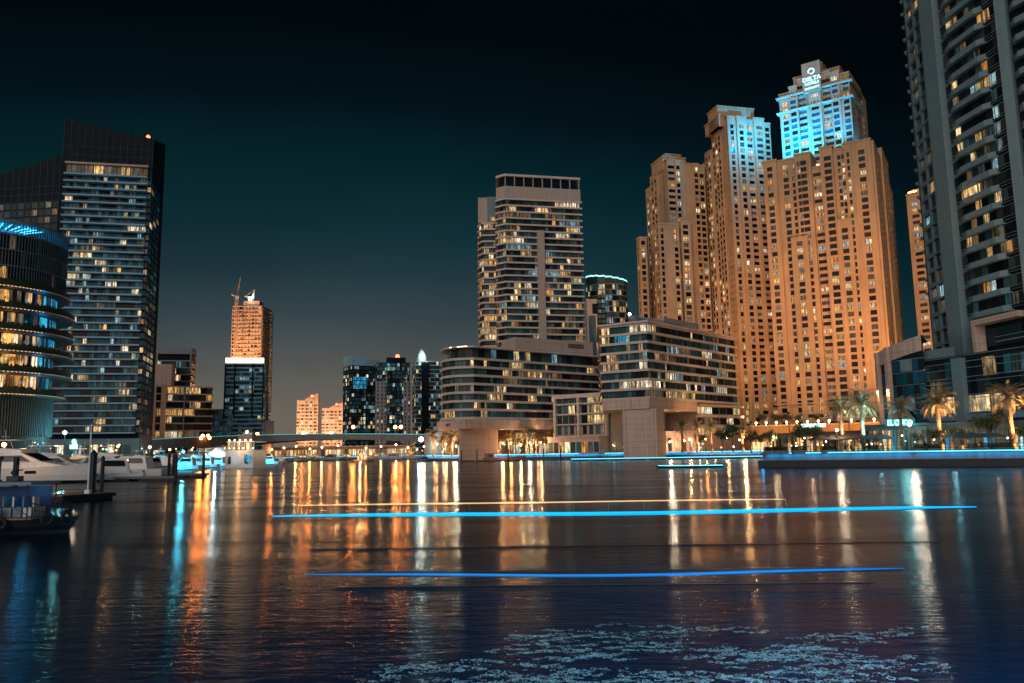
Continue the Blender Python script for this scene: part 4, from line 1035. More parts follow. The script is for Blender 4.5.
    for f0, f1 in ((.0, .24), (.26, .71), (.73, 1.0)): m = MB(); m.box((*(A+U*L*(f0+f1)/2+N*.4), zt-3.6), U, N, L*(f1-f0), 2, 3.6); m.build('crown_band', 'led_warmwhite', b)
    m = MB(); m.prism([B+N*-2, B+U*6-N*2, B+U*6-N*14, B-N*14], 5, zt-44); m.build('side_wing', 'far_grey', b)
unfinished_tower()
def twin(x0, y0, x1, y1, d, label, ry):
    A, B, U, L = span(x0, y0, d, x1, y1, d+4); N = outN(U); zt = Zat(A, (x0+x1)/2, y0+1)
    b = bldg('apartment_tower', [A, B], label, 'tower', 'pair of distant orange towers')
    mb = MB(); n = 5; w = L/n
    for j in range(n): shaft(mb, b, A+U*w*j+N*(.8*(j % 2)), U, w, 16, 4, zt-3+(1.5 if j in (2, 3) else 0), [(w*.3, 1.8), (w*.72, 1.8)], 3.4, ('glass_brown', ('warm', .22), ('cream', .16), ('amber', .12), ('dimwarm', .2)), cornice=.3, wh=2.0)
    mb.build('wall', 'far_tan', b)
    r = MB(); c0, c1 = A+U*L*.25, B; r.q((*c0, zt-2), (*c1, zt-2), (*c1, Zat(c1, x1, ry)), ); r.q((*c0, zt-2), (*c1, Zat(c1, x1, ry)), (*(c1-N*14), Zat(c1, x1, ry)), (*(c0-N*14), zt-2)); r.q((*c1, zt-2), (*(c1-N*14), zt-2), (*(c1-N*14), Zat(c1, x1, ry)), (*c1, Zat(c1, x1, ry)))
    r.build('sloped_roof', 'bare_concrete', b)
    l = MB(); l.ball((*(A+U*L*.7+N*1), zt+2), 1.2); l.build('beacon', 'lamp_red', b)
    p = A+U*L*.3+N*40; light('SPOT', 'flood_light', (p.x, p.y, 25), (1, .5, .26), 2.6e5, b, spot_size=R(100), spot_blend=.8, shadow_soft_size=1, aim=(*(A+U*L*.5), 40))
twin(297, 397, 318.5, 397, 800, 'taller left one of two distant orange lit apartment towers', 393)
twin(322, 405, 343, 405, 860, 'shorter right one of two distant orange lit apartment towers', 402)
def cluster():
    PC = ('glass_blue', (DARK, .38), ('cream', .06), ('cool', .12), ('warm', .05), ('dimteal', .2))
    A, B, U, L = span(352, 356, 600, 380, 358, 612); N = outN(U); zt = Zat(A, 353, 355)
    g = 'cluster of blue office towers beyond the bridge'
    b = bldg('office_tower', [A, B], 'leftmost blue glass tower beyond the bridge, with slanting parapet', 'tower', g)
    banded(b, cc([A, B, B-N*18, A-N*18]), 5, 22, (zt-8-5)/22, .6, .3, 1.9, PC, slabmat='far_dark', run=.25)
    m = MB(); P4 = [A, B, B-N*18, A-N*18]
    for i in range(4):
        a, e = P4[i], P4[(i+1) % 4]; ta, te = (zt if p in (A, A-N*18) else zt-2.5 for p in (a, e)); m.q((*a, zt-8), (*e, zt-8), (*e, te), (*a, ta))
    m.build('parapet', 'blue_slab', b)
    for k in range(3): 
        for j in range(4): pane(b, (*(A+U*L*(.1+.12*j)+N*.4), zt-24+k*3.2), U, 2.4, 2.6, 'cyanlit')
    A, B, U, L = span(376, 360, 585, 411, 358, 590); N = outN(U); zt = Zat(A, 380, 360)
    b = bldg('office_tower', [A, B], 'wide middle office tower with pale ribbed sides and red roof lamp', 'tower', g)
    banded(b, cc([A+U*1, B-U*1, B-N*18, A-N*18]), 5, 22, (zt-2-5)/22, .5, .3, 1.8, PC, slabmat='far_dark', run=.15)
    for s0, s1 in ((0, .24), (.24, .30), (.78, 1.0)):
        w = MB(); q0, q1 = A+U*L*s0, A+U*L*s1; zz = zt-16; w.prism([q0+N*1, q1+N*1, q1-N*6, q0-N*6], 5, zz); w.build('pale_wing', 'far_grey', b)
        n = max(1, int((q1-q0).length/2.6))
        for k in range(21):
            for j in range(n): pane(b, (*(q0+U*(q1-q0).length*(j+.5)/n+N*1.06), 8+k*2.75), U, 1.0, 1.7, pick((DARK, ('cream', .06), ('cool', .05), ('glass_teal', .3))))
    r = MB(); c = A+U*L*.58-N*6; r.box((*c, zt-2), U, N, 14, 9, 4.2); r.build('plant_house', 'far_dark', b)
    l = MB(); l.ball((*(c+N*2+U*1), zt+3.2), 1.7); l.build('beacon', 'lamp_red', b)
    A, B, U, L = span(416, 358, 560, 441, 358, 565); N = outN(U); zt = Zat(A, 418, 357)
    b = bldg('office_tower', [A, B], 'rightmost blue tower beyond the bridge, with pointed glass dome', 'tower', g)
    banded(b, cc([A, A+U*L*.28, B, B-N*16, A-N*16]), 5, 22, (zt-3-5)/22, .55, .3, 1.9, PC, slabmat='far_grey', run=.2)
    m = MB(); m.box((*(A+U*L*.36+N*.3), 6), U, N, 5.2, 1, zt-10); m.build('glazing_strip', 'far_dark', b)
    m = MB(); c = A+U*L*.28-N*6; m.lathe((c.x, c.y, zt-3.2), [(3.8, 0), (3.7, 3), (3.0, 6), (1.6, 8.4), (.05, 10.2)], 16); m.build('dome', 'crown_light', b) if False else m.build('dome', 'far_grey', b)
    light('POINT', 'dome_light', (*(c+N*8), zt+2), (.6, 1, .9), 9000, b, shadow_soft_size=1)
cluster()
# ================================================================== ground, water, bridge, quays
def pxs(lst): return [XY(x, 455, d) for x, d in lst]
water = MB(); water.q((-900, 6, 0), (900, 6, 0), (900, 700, 0), (-900, 700, 0))
land_c = [XY(x, 455, d) for x, d in ((428, 345), (470, 329), (535, 327), (600, 322), (690, 312), (765, 300), (800, 200))]
Q0, Q1 = XY(765, 455, 134), XY(1090, 455, 113)
quay_right = [Q0, Q1, V((Q1.x+60, Q1.y)), V((600, 300)), V((600, 700)), land_c[0]+V((-4, 360))]+land_c[:-1]+[XY(772, 455, 210)]
g = MB(); g.prism(cc(quay_right), -2, 2.2); setting('ground_promenade', g, 'paving')
far = [XY(150, 455, 560), XY(262, 455, 575), XY(440, 455, 570), V((XY(440, 455, 570).x, 720)), V((-700, 720)), V((-700, 130)), XY(-40, 455, 142), XY(70, 455, 172), XY(140, 455, 240), XY(196, 455, 330), XY(240, 455, 440)]
g = MB(); g.prism(cc(far[3:]+far[:3]) if False else cc(far), -2, 2.0); setting('ground_shore', g, 'paving')
g = MB(); g.q((-6000, 699, 1.9), (6000, 699, 1.9), (6000, 7000, 1.9), (-6000, 7000, 1.9)); setting('ground', g, 'asphalt')
# water material: slow exposure has softened the ripples into a glossy, lightly rough sheet
def water_mat():
    m, t, b = newmat('water'); n = t.nodes; l = t.links
    b.inputs['Base Color'].default_value = (.0006, .011, .026, 1); b.inputs['IOR'].default_value = 1.05; b.inputs['Roughness'].default_value = .27
    b.inputs['Specular IOR Level'].default_value = .5
    g = n.new('ShaderNodeNewGeometry')
    def noise(sc_, det, sx, sy, rot=0, dist_=0):
        mp = n.new('ShaderNodeMapping'); mp.inputs['Scale'].default_value = (sx, sy, 1); mp.inputs['Rotation'].default_value = (0, 0, rot); l.new(g.outputs['Position'], mp.inputs['Vector'])
        z = n.new('ShaderNodeTexNoise'); z.inputs['Scale'].default_value = sc_; z.inputs['Detail'].default_value = det; z.inputs['Roughness'].default_value = .6; z.inputs['Distortion'].default_value = dist_
        l.new(mp.outputs[0], z.inputs['Vector']); return z.outputs['Fac']
    a = noise(1.0, 5, 1.1, 3.2, .05); c = noise(1, 2, .05, .16, -.08); f = noise(1, 4, 4.5, 9, .3)
    m1 = n.new('ShaderNodeMath'); m1.operation = 'MULTIPLY_ADD'; m1.inputs[1].default_value = 3.5; l.new(c, m1.inputs[0]); l.new(a, m1.inputs[2])
    m2 = n.new('ShaderNodeMath'); m2.operation = 'MULTIPLY_ADD'; m2.inputs[1].default_value = .3; l.new(f, m2.inputs[0]); l.new(m1.outputs[0], m2.inputs[2])
    bp = n.new('ShaderNodeBump'); bp.inputs['Strength'].default_value = 1.0; bp.inputs['Distance'].default_value = .021
    l.new(m2.outputs[0], bp.inputs['Height']); l.new(bp.outputs[0], b.inputs['Normal'])
    # smooth and ruffled patches
    r = n.new('ShaderNodeMapRange'); r.inputs['From Min'].default_value = .4; r.inputs['From Max'].default_value = .62; r.inputs['To Min'].default_value = .10; r.inputs['To Max'].default_value = .17
    l.new(c, r.inputs['Value']); l.new(r.outputs[0], b.inputs['Roughness'])
    return m
water_mat(); setting('water', water, 'water')
# foam left by a passing wake close to the camera
def foam_mat():
    m, t, b = newmat('foam'); n = t.nodes; l = t.links
    b.inputs['Base Color'].default_value = (.52, .66, .60, 1); b.inputs['Roughness'].default_value = .6
foam_mat()
fo = MB(); random.seed(11)
fx = []
for i in range(90):
    x, y = random.uniform(480, 850), random.choice((636, 648, 655, 668, 680))+random.gauss(0, 5); fx.append((x, y))
for i in range(14): fx.append((random.uniform(350, 480), random.uniform(664, 692)))
for (x, y) in fx:
    c = Gd(x, y); ang = random.uniform(-.2, .2); n_ = random.randint(8, 30); px_, py_ = c.x, c.y
    for k in range(n_):
        ang = ang*.8+random.uniform(-.25, .25); st = random.uniform(.03, .085); px_ += math.cos(ang)*st; py_ += math.sin(ang)*st*1.5+random.gauss(0, .035)
        for rep in range(2):
            cx_, cy_ = px_+random.gauss(0, .03), py_+random.gauss(0, .045)
            if random.random() < .3: continue
            r_ = random.uniform(.009, .03)*(1.5 if random.random() < .12 else 1); w_ = random.uniform(.14, .34); kk = 6; a0_ = random.uniform(0, 6)
            rr = [V((cx_+r_*1.9*math.cos(a0_+k2*2*math.pi/kk)*random.uniform(.6, 1.4), cy_+r_*1.5*math.sin(a0_+k2*2*math.pi/kk)*random.uniform(.6, 1.4), .004)) for k2 in range(kk)]; d = V((cx_, cy_, .004))
            for k2 in range(kk):
                if random.random() < .7: p, q = rr[k2], rr[(k2+1) % kk]; fo.q(p, q, q.lerp(d, w_), p.lerp(d, w_))
fo.build('foam', 'foam')['kind'] = 'stuff'; random.seed(21)
def quay(pts, name, label, led='led_cyan', zt=2.2, power=1.0, lower=True, col=(0, .33, .8), ledh=.12, ov=.55):
    c = pts[0].lerp(pts[-1], .5); b = thing(name, (c.x, c.y, 0), label, 'quay wall')
    w = MB(); lo = MB(); co = MB(); st = MB(); rl = MB()
    for a, e in zip(pts, pts[1:]):
        U = (e-a).normalized(); N = outN(U); L = (e-a).length; m = (a+e)/2
        w.box((*(m+N*.12), 1.1), U, N, L, .2, zt-1.1)
        lo.box((*(m+N*.5), -.5), U, N, L+.3, 1.4, 1.62)
        for k in range(int(L/7)): lo.box((*(a+U*(k*7+3)+N*1.22), .1), U, N, random.uniform(1, 4), .12, random.uniform(.3, .9), )
        co.box((*(m+N*.2), zt+.01), U, N, L+.2, .9+ov, .16)
        st.box((*(m+N*(.68+ov*.5)), zt+.02), U, N, L, .06, ledh)
        nseg = max(1, int(L/22))
        for k in range(nseg):
            q = a+U*L*(k+.5)/nseg+N*(.35+ov*.5); light('AREA', 'quay_light', (q.x, q.y, zt-.06), col, 15*L/nseg*power, b, shape='RECTANGLE', size=L/nseg*.97, size_y=.12, aim=(q.x-N.x*.45, q.y-N.y*.45, .7))
            # keep the long side along the quay
            o = b.children[-1]; d = (V((q.x-N.x*.45, q.y-N.y*.45, .7))-V((q.x, q.y, zt-.06))).normalized(); X = V((U.x, U.y, 0)); Y = (-d).cross(X).normalized()
            o.rotation_euler = Matrix((X, Y, -d)).transposed().to_euler()
        for k in range(int(L/3)): rl.tube([(*(a+U*k*3), zt+.1), (*(a+U*k*3), zt+1.1)], .04, 4)
        for z in (.6, 1.1): rl.tube([(*a, zt+z), (*e, zt+z)], .03, 4)
    w.build('wall_face', 'quay_stone', b); lo.build('fender_ledge', 'wet_stone', b); co.build('coping', 'quay_stone', b); st.build('light_strip', led, b); rl.build('railing', 'dark_metal', b)
    return b
quay([XY(772, 455, 210), Q0, Q1], 'quay_wall', 'long blue lit quay wall with bright top strip on the right', power=1.0)
quay(land_c[:-1], 'quay_wall', 'blue lit quay wall along the promenade below the palms', power=2.2, ledh=.18)
quay([XY(262, 455, 575), XY(440, 455, 570)], 'quay_wall', 'far dim quay wall seen under the bridge', power=1.3)
quay(far[6:11][::1], 'quay_wall', 'quay wall behind the moored yachts on the left', power=.5)
# bridge
def bridge():
    A, B = XY(120, 440, 470), XY(452, 440, 425); U = (B-A).normalized(); N = outN(U); L = (B-A).length
    b = thing('road_bridge', (*((A+B)/2), 0), 'long low road bridge with teal lit parapet across the channel', 'bridge')
    n = 60; W = 16; d = MB()
    zt = lambda f: 11.6+2.2*math.sin(math.pi*f)**.8
    def zb(f): 
        g_ = min(1, abs(f-.70)/.32); return zt(f)-1.9-2.8*g_**2.2
    for i in range(n):
        f0, f1 = i/n, (i+1)/n; a, e = A+U*L*f0, A+U*L*f1
        for s in (1, -1):
            o = N*(W/2*s); d.q((*(a+o), zb(f0)), (*(e+o), zb(f1)), (*(e+o), zt(f1)), (*(a+o), zt(f0)))
        d.q((*(a+N*W/2), zt(f0)), (*(e+N*W/2), zt(f1)), (*(e-N*W/2), zt(f1)), (*(a-N*W/2), zt(f0)))
        d.q((*(a-N*W/2), zb(f0)), (*(e-N*W/2), zb(f1)), (*(e+N*W/2), zb(f1)), (*(a+N*W/2), zb(f0)))
    d.build('deck', 'concrete', b)
    pr = MB(); st = MB(); 
    for i in range(n):
        f0, f1 = i/n, (i+1)/n; a, e = A+U*L*f0, A+U*L*f1; o = N*(W/2+.02)
        pr.q((*(a+o), zt(f0)), (*(e+o), zt(f1)), (*(e+o), zt(f1)+1.0), (*(a+o), zt(f0)+1.0))
        o = N*(W/2+.1); st.q((*(a+o), zt(f0)+1.0), (*(e+o), zt(f1)+1.0), (*(e+o), zt(f1)+1.25), (*(a+o), zt(f0)+1.25))
    pr.build('parapet', 'concrete', b); st.build('light_strip', 'dimteal_strip', b)
    for f in (.385, .985): 
        p = MB(); q = A+U*L*f; p.box((*q, -1), U, N, 4.5, 12, zb(f)+1.2); p.build('pier', 'concrete', b)
    return A, U, N, L, zt
glow('dimteal_strip', (.12, .75, .8), .55)
BR = bridge()
# street lamps
def street_lamp(x, d, zg, zh, col, power, label, group, m='lamp_orange', r=.28, arms=1, spotr=None):
    q = XY(x, 450, d); t = thing('street_lamp', (q.x, q.y, zg), label, 'street lamp', group)
    p = MB(); p.tube([(q.x, q.y, zg), (q.x, q.y, zh+.2)], [.12, .07], 6); 
    if arms == 2: p.tube([(q.x-1.5, q.y, zh+.1), (q.x, q.y, zh+.4), (q.x+1.5, q.y, zh+.1)], .06, 5)
    p.build('pole', 'dark_metal', t)
    for s in ((-1.5, 1.5) if arms == 2 else (0,)):
        h = MB(); h.ball((q.x+s, q.y-.1, zh), r*1.15, 8); h.build('lamp_head', m, t)
        light('POINT', 'lamp_light', (q.x+s, q.y-.75, zh-.2), col, power/arms, t, shadow_soft_size=spotr or r)
OR, WH, WM, CY = (1, .27, .045), (.8, .95, 1), (1, .52, .20), (.15, .85, 1)
for i, (x, y) in enumerate(((205, 437.5), (257, 441), (303, 439), (353, 427), (398, 427), (331, 441))):
    f = (XY(x, 450, 450)-BR[0]).dot(BR[1])/BR[3]; d = (BR[0]+BR[1]*BR[3]*f+BR[2]*7).y; zg = BR[4](f)
    street_lamp(x, d, zg, max(zg+1.7, P(x, y, d).z), OR, (11000, 12000, 10000, 11000, 14000, 3000)[i], f'orange street lamp on the bridge, {NUM[sorted([205,257,303,353,398,331]).index(x)]} from the left', 'orange street lamps on the bridge', r=.8, arms=2 if i in (0, 4) else 1)
# ================================================================== palms and trees
def make_palm(nf=30, h=7.0, crown=3.2, droop=1.0):
    random.seed(nf+int(h*10)); t = thing('palm_tree', (0, 0, 0), '', 'palm tree'); m = MB(); pts = []
    for i in range(9): f = i/8; pts.append((.18*math.sin(f*2), .08*math.sin(f*3), h*f))
    m.tube(pts, [.34-.12*i/8+(.05 if i % 2 else 0) for i in range(9)], 9); m.build('trunk', 'bark', t)
    c = MB(); top = V(pts[-1])
    for i in range(nf):
        az = i*2.39996+random.uniform(-.2, .2); el = random.uniform(-.45, 1.3); L = crown*random.uniform(.85, 1.12)
        d = V((math.cos(az), math.sin(az), 0)); S = V((-d.y, d.x, 0)); n = 11; prev = None; p = top.copy(); dirz = el
        for k in range(n):
            step = L/n; v = d*math.cos(dirz)+V((0, 0, math.sin(dirz))); q = p+v*step; dirz -= droop*(.11+.02*k)
            up = S.cross(v)
            c.q(p-S*.035, p+S*.035, q+S*.03, q-S*.03)
            ll = .62*math.sin(math.pi*min(1, (k+1.2)/(n+.6)))**.6*crown/3.2
            for s in (-1, 1):
                for j in (0, .5):
                    b0 = p.lerp(q, j); tip = b0+S*s*ll*random.uniform(.8, 1.1)+v*ll*.55+V((0, 0, -.16*ll*random.uniform(0, 2.5)))
                    c.q(b0-v*.045, b0+v*.045, tip)
            p = q
    c.build('crown', 'palm_leaf', t)
    sk = MB(); sk.ball(top-V((0, 0, .3)), .42, 8, sz=1.3); sk.build('crown_base', 'bark', t)
    return t
def make_tree(h=5., r=2.0, seed=1, leafmat='leaf', n=1500, sq=.75):
    random.seed(seed); t = thing('tree', (0, 0, 0), '', 'tree'); m = MB(); m.tube([(0, 0, 0), (.1, 0, h*.35), (0, .1, h*.6)], [.2, .15, .11], 7); cl = []
    for i in range(7):
        az = i*2.4; e = V((math.cos(az)*r*.55, math.sin(az)*r*.55, h*.6+random.uniform(.1, .35)*h)); m.tube([(0, .05, h*.5), tuple(V((0, 0, h*.5)).lerp(e, .5)+V((0, 0, .1))), tuple(e)], [.09, .06, .03], 5); cl.append((e, r*random.uniform(.38, .6)))
    for i in range(6): cl.append((V((random.uniform(-.5, .5)*r, random.uniform(-.5, .5)*r, h-r*.6+random.uniform(-.5, .3)*r)), r*random.uniform(.35, .6)))
    m.build('trunk', 'bark', t); c = MB()
    for i in range(n):
        e, rr = random.choice(cl); v = V((random.gauss(0, 1), random.gauss(0, 1), random.gauss(0, 1))).normalized()*rr*random.random()**.4; v.z *= sq; p = e+v
        a = V((random.gauss(0, 1), random.gauss(0, 1), random.gauss(0, 1))).normalized(); b_ = a.cross(V((random.gauss(0, 1), random.gauss(0, 1), 1))).normalized(); s = random.uniform(.07, .17)*r/2
        c.q(p-a*s, p+b_*s*.6, p+a*s, p-b_*s*.6)
    c.build('crown', leafmat, t); return t
protoA = make_palm(64, 7.2, 3.4, .62); protoB = make_palm(52, 5.6, 2.8, .75); protoT = make_tree(5.2, 2.2, 3); protoU = make_tree(4.2, 1.7, 9, n=1100)
used = set()
def place(proto, x, d, label, group, s=1.0, z=LZ, lamp=None):
    q = XY(x, 445, d); rz = random.uniform(0, 6.28)
    if proto.name not in used:
        used.add(proto.name); o = proto; o.location = (q.x, q.y, z); o.rotation_euler = (0, 0, rz); o.scale = (s, s, s)
    else: o = copy_tree(proto, (q.x, q.y, z), rz, s)
    o['label'] = label; 
    if group: o['group'] = group
    if lamp:
        col, pw, dy = lamp
        hh = (7.2 if proto.name == protoA.name else 5.6)*s
        light('SPOT', 'uplight', (q.x+.5, q.y-2.6, z+.4), col, pw*11, None, shadow_soft_size=.2, spot_size=R(58), spot_blend=.8, aim=(q.x, q.y, z+hh+.3))
        light('POINT', 'lamp_glow', (q.x+.6, q.y-1.3, z+.5), col, pw*.22, None, shadow_soft_size=.2)
    return o
def rowlabel(fmt, xs, x): return fmt.format(NUM[sorted(xs).index(x)])
random.seed(5)
gp = 'uplit palms along the central promenade'; xs = [433, 442, 452, 500, 509, 519, 527, 536, 549, 563, 571, 592, 600]
for i, x in enumerate(xs):
    place(protoB if i % 2 else protoA, x, 334+random.uniform(-3, 5), rowlabel('golden uplit promenade palm before the lit shops, {} from the left', xs, x), gp, random.uniform(1.0, 1.3), lamp=(WM, 1300, 1.6))
xs = [682, 697, 712]
for i, x in enumerate(xs): place(protoA, x, 296+i, rowlabel('palm between the square pier and the orange podium, {} of three from the left', xs, x), 'palms beside the pavilion', 1.3, lamp=((WM, 1500, 1.5) if i != 0 else None))
place(protoB, 743, 290, 'small palm lit from below in front of the pale wall left of the podium', None, 1.3, lamp=(WM, 3000, 1.4))
xs = [836, 856, 868, 889]
place(protoA, 843, 148, 'silvery palm with warm lit heart, left of the pair near the cyan sign', 'silvery palms by the sign', 1.12, lamp=((1, .62, .38), 1500, 2.0))
place(protoA, 864, 146, 'large silvery cyan lit palm left of the cyan sign', 'silvery palms by the sign', 1.22, lamp=((.45, .95, .9), 2200, 2.6))
place(protoA, 902, 144, 'dark palm in front of the cyan sign', None, 1.05)
place(protoA, 942, 142, 'golden uplit palm with full round crown below the white pier', 'golden palms of the right promenade', 1.2, lamp=((1, .5, .18), 3200, 1.6))
place(protoA, 1013, 134, 'golden uplit palm at the right edge beside the hedge', 'golden palms of the right promenade', 1.2, lamp=((1, .5, .18), 3200, 1.6))
place(protoA, 1001, 150, 'dim palm half hidden behind the golden one at the right edge', None, .9)
tl = [(751, 165, protoU, 1.1, 'spindly dark tree nearest the left end of the right quay', None), (786, 150, protoU, .8, 'small tree beside the warm terrace at left of the right quay', None),
      (803, 152, protoT, 1.0, 'wide dark bushy tree on the quay, left of a touching pair', 'pair of dark round trees'), (815, 150, protoT, .95, 'dark bushy tree on the quay, right of a touching pair', 'pair of dark round trees'),
      (834, 142, protoU, .62, 'slender small tree in front of the terrace umbrellas', None), (862, 142, protoU, .6, 'small round tree before the terrace lit in cyan', None),
      (936, 140, protoT, .75, 'dark tree left of the golden palm trunk', None), (950, 139, protoT, .78, 'dark tree right of the golden palm trunk', None), (918, 141, protoU, .8, 'small dark tree between the white globe lamp and the golden palm', None), (966, 140, protoU, .85, 'small dark tree between the golden palm and the large dark tree', None), (876, 141, protoT, .62, 'low dark bush tree under the silvery palms', None), (1020, 138, protoT, .8, 'dark tree cut by the right edge of the view', None), (770, 150, protoT, .8, 'dark tree at the left corner of the right quay', None), (988, 137, protoT, 1.12, 'large dark tree in front of the right restaurant', None)]
for x, d, pr, s, lb, g_ in tl: place(pr, x, d, lb, g_, s)
for x, d, s, lb in ((722, 292, 1.5, 'dark tree right of the pavilion palms'), (733, 288, 1.9, 'tall dark tree before the orange podium end'), (700, 300, 1.3, 'low dark tree beside the pavilion'), (760, 296, 1.2, 'dark tree at the foot of the orange podium wall')):
    place(protoT, x, d, lb, 'dark trees by the pavilion', s)
xs = [764, 777, 783, 790, 800, 818, 838, 884]
for x in xs: place(protoU, x, 330, rowlabel('small tree on the orange podium terrace, {} from the left', xs, x), 'trees on the podium terrace', 1.3, z=PZ)
# lamps along the central promenade (their heads give the long streaks on the water)
xs = [424, 437, 446, 456, 503, 511, 521, 530, 541, 553, 566, 577, 588, 601, 613, 670, 690, 706]
for i, x in enumerate(xs):
    street_lamp(x, 331 if x < 620 else 303, LZ, 7.0 if i % 3 else 6.2, (WM, OR, WM, (1, .8, .55))[i % 4], 1500 if i % 3 else 2600, rowlabel('small promenade lamp behind the central quay wall, {} from the left', xs, x), 'promenade lamps on the central quay', m='lamp_warm', r=.26)
street_lamp(421, 352, LZ, 9.5, (.65, 1, 1), 8000, 'brilliant white lamp where the bridge meets the promenade', None, m='lamp_white', r=.9)
xs = [727, 744, 757]
for x in xs: street_lamp(x, 262 if x > 760 else 300, LZ, 7.5, WM, 3000, rowlabel('warm lamp on the shore below the sandstone podium, {} of three', xs, x), 'lamps below the podium', m='lamp_warm', r=.3)
street_lamp(911, 134, LZ, P(911, 424, 134).z, (1, .82, .62), 1100, 'white globe lamp on a column right of the cyan sign', None, m='lamp_white', r=.26)
street_lamp(838, 136, LZ, P(838, 430, 136).z, (1, .75, .5), 500, 'round white lamp above the terrace umbrellas', None, m='lamp_white', r=.2)
street_lamp(774, 150, LZ, 5.2, (1, .7, .4), 400, 'warm lamp at the left end of the right quay', None, m='lamp_warm', r=.2)
# shore lamps far left and under the bridge
xs = [272, 284, 296, 310, 322, 338, 366, 381, 396, 408]
for i, x in enumerate(xs): street_lamp(x, 566, LZ, 8+(i % 3), (OR, WM, WM)[i % 3], (5000, 2200, 3000)[i % 3], rowlabel('lamp on the far shore seen below the bridge, {} from the left', xs, x), 'far shore lamps under the bridge', m='lamp_warm', r=.55)
# lit arcade on the far shore under the bridge
A, B, U, L = span(262, 450, 590, 436, 450, 585); N = outN(U)
b = bldg('arcade_building', [A, B], 'long low orange lit arcade on the far shore below the bridge', 'building')
m = MB(); m.prism([A, B, B-N*8, A-N*8], 2.2, 9.2); m.build('wall', 'far_tan', b); s = MB(); s.prism([A+N*1.5, B+N*1.5, B-N*8.4, A-N*8.4], 9.21, 9.9); s.build('canopy', 'pale_slab', b)
for j in range(44): pane(b, (*(A+U*L*(j+.5)/44+N*.1), 5.2), U, 2.3, 4.4, random.choice(['dining', 'shopwarm', 'shopwarm', 'amber', 'dimwarm', 'warm']))
